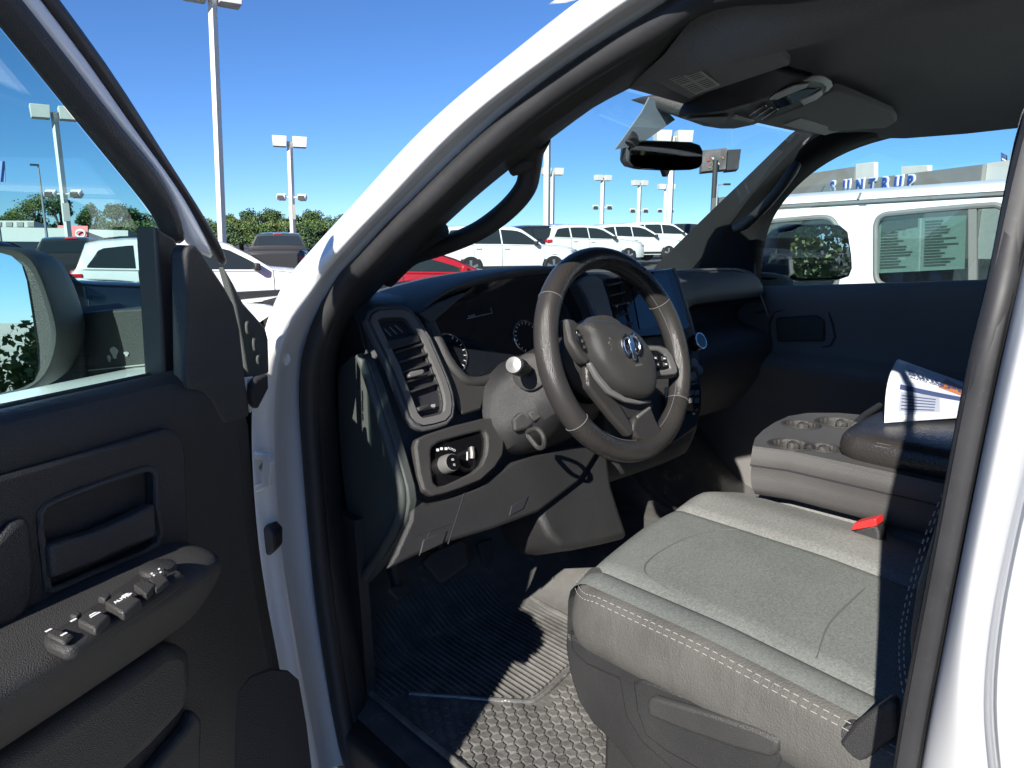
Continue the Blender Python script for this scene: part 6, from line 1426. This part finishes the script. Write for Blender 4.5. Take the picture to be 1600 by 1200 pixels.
# ================================================================== TREES
def leaf_mat(name, c):
    m = mat(name, c, 0.7, spec=0.2)
    nt = m.node_tree; b = nt.nodes['Principled BSDF']; oi = nt.nodes.new('ShaderNodeNewGeometry')
    r = nt.nodes.new('ShaderNodeMapRange'); r.inputs[3].default_value = 0.55; r.inputs[4].default_value = 1.5
    x = nt.nodes.new('ShaderNodeVectorMath'); x.operation = 'SCALE'; x.inputs[0].default_value = c
    nt.links.new(oi.outputs['Random Per Island'], r.inputs[0]); nt.links.new(r.outputs[0], x.inputs['Scale']); nt.links.new(x.outputs[0], b.inputs['Base Color'])
    b.inputs['Subsurface Weight'].default_value = 0.0
    return m
MT['leaf1'] = leaf_mat('leaf_mid_green', (0.075, 0.125, 0.042)); MT['leaf2'] = leaf_mat('leaf_dark_green', (0.06, 0.105, 0.045)); MT['leaf3'] = leaf_mat('leaf_yellow_green', (0.115, 0.15, 0.05))
MT['bark'] = mat('bark', (0.10, 0.075, 0.055), 0.9, var=0.2, vscale=3)
def leaves(m, c, rx, ry, rz, n_, size, rng):
    for _ in range(n_):
        while True:
            p = V((rng.uniform(-1, 1), rng.uniform(-1, 1), rng.uniform(-1, 1)))
            if 0.25 < p.length < 1: break
        k = 0.75 + 0.35 * noise.noise(p * 2.3 + c)
        q = c + V((p.x * rx * k, p.y * ry * k, p.z * rz * k))
        a = V((rng.gauss(0, 1), rng.gauss(0, 1), rng.gauss(0, 0.7))).normalized(); b = a.orthogonal().normalized(); b = (Matrix.Rotation(rng.uniform(0, 6.28), 3, a) @ b); e = a.cross(b)
        s = size * rng.uniform(0.6, 1.3)
        m.add([q + b * s, q + e * s * 0.6, q - b * s * 0.8, q - e * s * 0.6], [(0, 1, 2, 3)])
def tree(px, depth, ytop, ybot, wpx, leaf, label, seed, name='leafy_tree', group='trees behind the parked cars', n_=4200, cat='tree', xy=None, h=None, w=None):
    rng = random.Random(seed)
    if xy is None:
        x, y = spot(px, depth); top = EYE + (368 - ytop) / FPX * depth; bot = min(EYE + (368 - ybot) / FPX * depth, top - 3); wd = wpx / FPX * depth / 2
    else: x, y = xy; top = h; bot = h * 0.06; wd = w
    g = gz(x, y); bot = max(min(bot, g + 2.2), g + 0.3) if xy is None else bot
    o = empty(name, (x, y, g), label, cat, group)
    tk = MB(); tk.tube([(x, y, g), (x + 0.1, y, (g + bot) / 2), (x, y + 0.1, bot + (top - bot) * 0.5)], [0.35, 0.28, 0.12], 8)
    for k in range(5):
        a = rng.uniform(0, 6.28); tk.tube([(x, y, bot + 0.3 * k), (x + math.cos(a) * wd * 0.3, y + math.sin(a) * wd * 0.3, bot + (top - bot) * 0.4), (x + math.cos(a) * wd * 0.6, y + math.sin(a) * wd * 0.6, bot + (top - bot) * 0.6)], [0.14, 0.10, 0.04], 6)
    tk.build('trunk', 'bark', o)
    cr = MB(); H_ = top - bot; nb = 16
    for k in range(nb):
        a = rng.uniform(0, 6.28); rr = rng.uniform(0.15, 0.75) * wd; zc = bot + H_ * rng.uniform(0.08, 0.78)
        if k == 0: rr = 0; zc = bot + H_ * 0.62
        r_ = wd * rng.uniform(0.40, 0.55)
        rz_ = min(r_ * 0.8, top - zc, H_ * 0.4)
        leaves(cr, V((x + math.cos(a) * rr, y + math.sin(a) * rr, zc)), r_, r_, max(0.6, rz_), n_ // nb, (max(0.14, wd * 0.045) if xy is None else 0.10), rng)
    cr.build('crown', leaf, o, smooth=False, fix=False)
    return o
tr_ = [  # px, depth, top, bottom, width, leaf, label
    (58, 95, 293, 352, 75, 'leaf3', 'bright green rounded tree left of the lamp pole in the door window'),
    (98, 100, 290, 352, 50, 'leaf2', 'dark tree right behind the pole in the door window'),
    (20, 105, 322, 362, 50, 'leaf1', 'low tree at the left edge above the showroom roof'),
    (143, 100, 313, 362, 52, 'leaf1', 'round tree right of the pole in the door window'),
    (185, 95, 311, 372, 50, 'leaf2', 'tall leafy tree left of the door frame in the window'),
    (222, 98, 320, 375, 60, 'leaf1', 'tree half hidden by the door window frame'),
    (-40, 100, 318, 362, 80, 'leaf2', 'broad tree beyond the left edge of the door window'),
    (268, 110, 325, 375, 70, 'leaf2', 'tree behind the slanted door frame'),
    (315, 115, 333, 372, 45, 'leaf2', 'low tree just left of the tall pole'),
    (362, 110, 331, 372, 45, 'leaf1', 'tree just right of the tall pole'),
    (392, 108, 318, 372, 45, 'leaf2', 'second tree right of the tall pole'),
    (425, 110, 322, 372, 50, 'leaf1', 'tree left of the two-headed light pole'),
    (462, 108, 332, 372, 50, 'leaf2', 'tree behind the two-headed light pole'),
    (495, 110, 322, 372, 50, 'leaf1', 'tree right of the two-headed light pole'),
    (530, 112, 332, 372, 55, 'leaf2', 'tree cut by the white windshield pillar'),
    (330, 90, 344, 380, 60, 'leaf1', 'low bush mass behind the white SUV roof'),
    (500, 90, 343, 380, 70, 'leaf1', 'low bush mass beside the white windshield pillar'),
    (245, 92, 340, 380, 60, 'leaf1', 'low bush mass beside the slanted door frame'),
    (285, 88, 343, 382, 80, 'leaf2', 'low bush mass right of the slanted door frame'),
    (410, 88, 346, 382, 80, 'leaf1', 'low bush mass above the dark pickup'),
    (470, 88, 345, 382, 80, 'leaf2', 'low bush mass right of the dark pickup cab'),
    (350, 88, 346, 382, 70, 'leaf2', 'low bush mass at the foot of the tall pole'),
    (205, 88, 342, 382, 80, 'leaf1', 'low bush mass above the white SUV in the door window'),
    (375, 92, 340, 378, 70, 'leaf3', 'yellow-green low tree in front of the tree line'),
    (440, 90, 344, 378, 80, 'leaf3', 'yellow-green bush mass below the two-headed pole'),
    (822, 160, 354, 366, 30, 'leaf2', 'small far tree left of the blue sign'),
    (838, 150, 350, 366, 22, 'leaf2', 'taller far tree left of the blue sign'),
    (800, 165, 356, 366, 40, 'leaf2', 'faint far tree over the large white SUV'),
]
for i, (a, b, c, d, e, f, l) in enumerate(tr_): tree(a, b, c, d, e, f, l, 100 + i)
# greenery behind the photographer, seen only in the two mirrors
for i, (x, y, h_, w_) in enumerate(((5.5, -17, 8, 3.2), (10, -19, 9, 3.6), (3.5, -26, 10, 4.0), (15, -24, 9, 4), (8, -34, 11, 5))):
    tree(0, 0, 0, 0, 0, 'leaf3', n_=18000, label='tree standing behind the truck, ' + ('nearest to it', 'right of the nearest one', 'left and farther back', 'far to the right', 'farthest of the five')[i], seed=300 + i, xy=(x, y), h=h_ + gz(x, y), w=w_, group='trees behind the truck')
HD = empty('clipped_hedge', (-6.0, -1.5, gz(-6, 4)), 'loose green hedge reflected in the driver door mirror', 'hedge')
m = MB(); rng = random.Random(9)
for k in range(10): leaves(m, V((-6.0 + 0.1 * math.sin(k), -6.5 + 1.15 * k, gz(-6, 4) + 1.0)), 0.75, 0.8, 1.10, 6000, 0.042, rng)
m.build('hedge_foliage', 'leaf3', HD, smooth=False, fix=False)
m = MB()
for k in range(10): m.tube([(-6, -6.5 + 1.15 * k, gz(-6, 4)), (-6, -6.5 + 1.15 * k, gz(-6, 4) + 1.0)], 0.03, 6)
m.build('hedge_stems', 'bark', HD)
# bay markings
for i, (x0, y0) in enumerate(((2.95, -3.2), (0.0, -3.2), (-3.0, -3.2), (5.9, -3.2))):
    pass
MT['line'] = mat('bay_line_paint', (0.72, 0.72, 0.68), 0.7, var=0.15, vscale=5)
for x0 in (2.92, 5.85, -0.15, -3.1):
    rows = [[V((x0 - 0.05, y, gz(x0, y) + 0.006)), V((x0 + 0.05, y, gz(x0, y) + 0.006))] for y in [-3 + 0.5 * k for k in range(13)]]
    tag(MB().grid(rows).build('bay_line', 'line'), kind='structure')
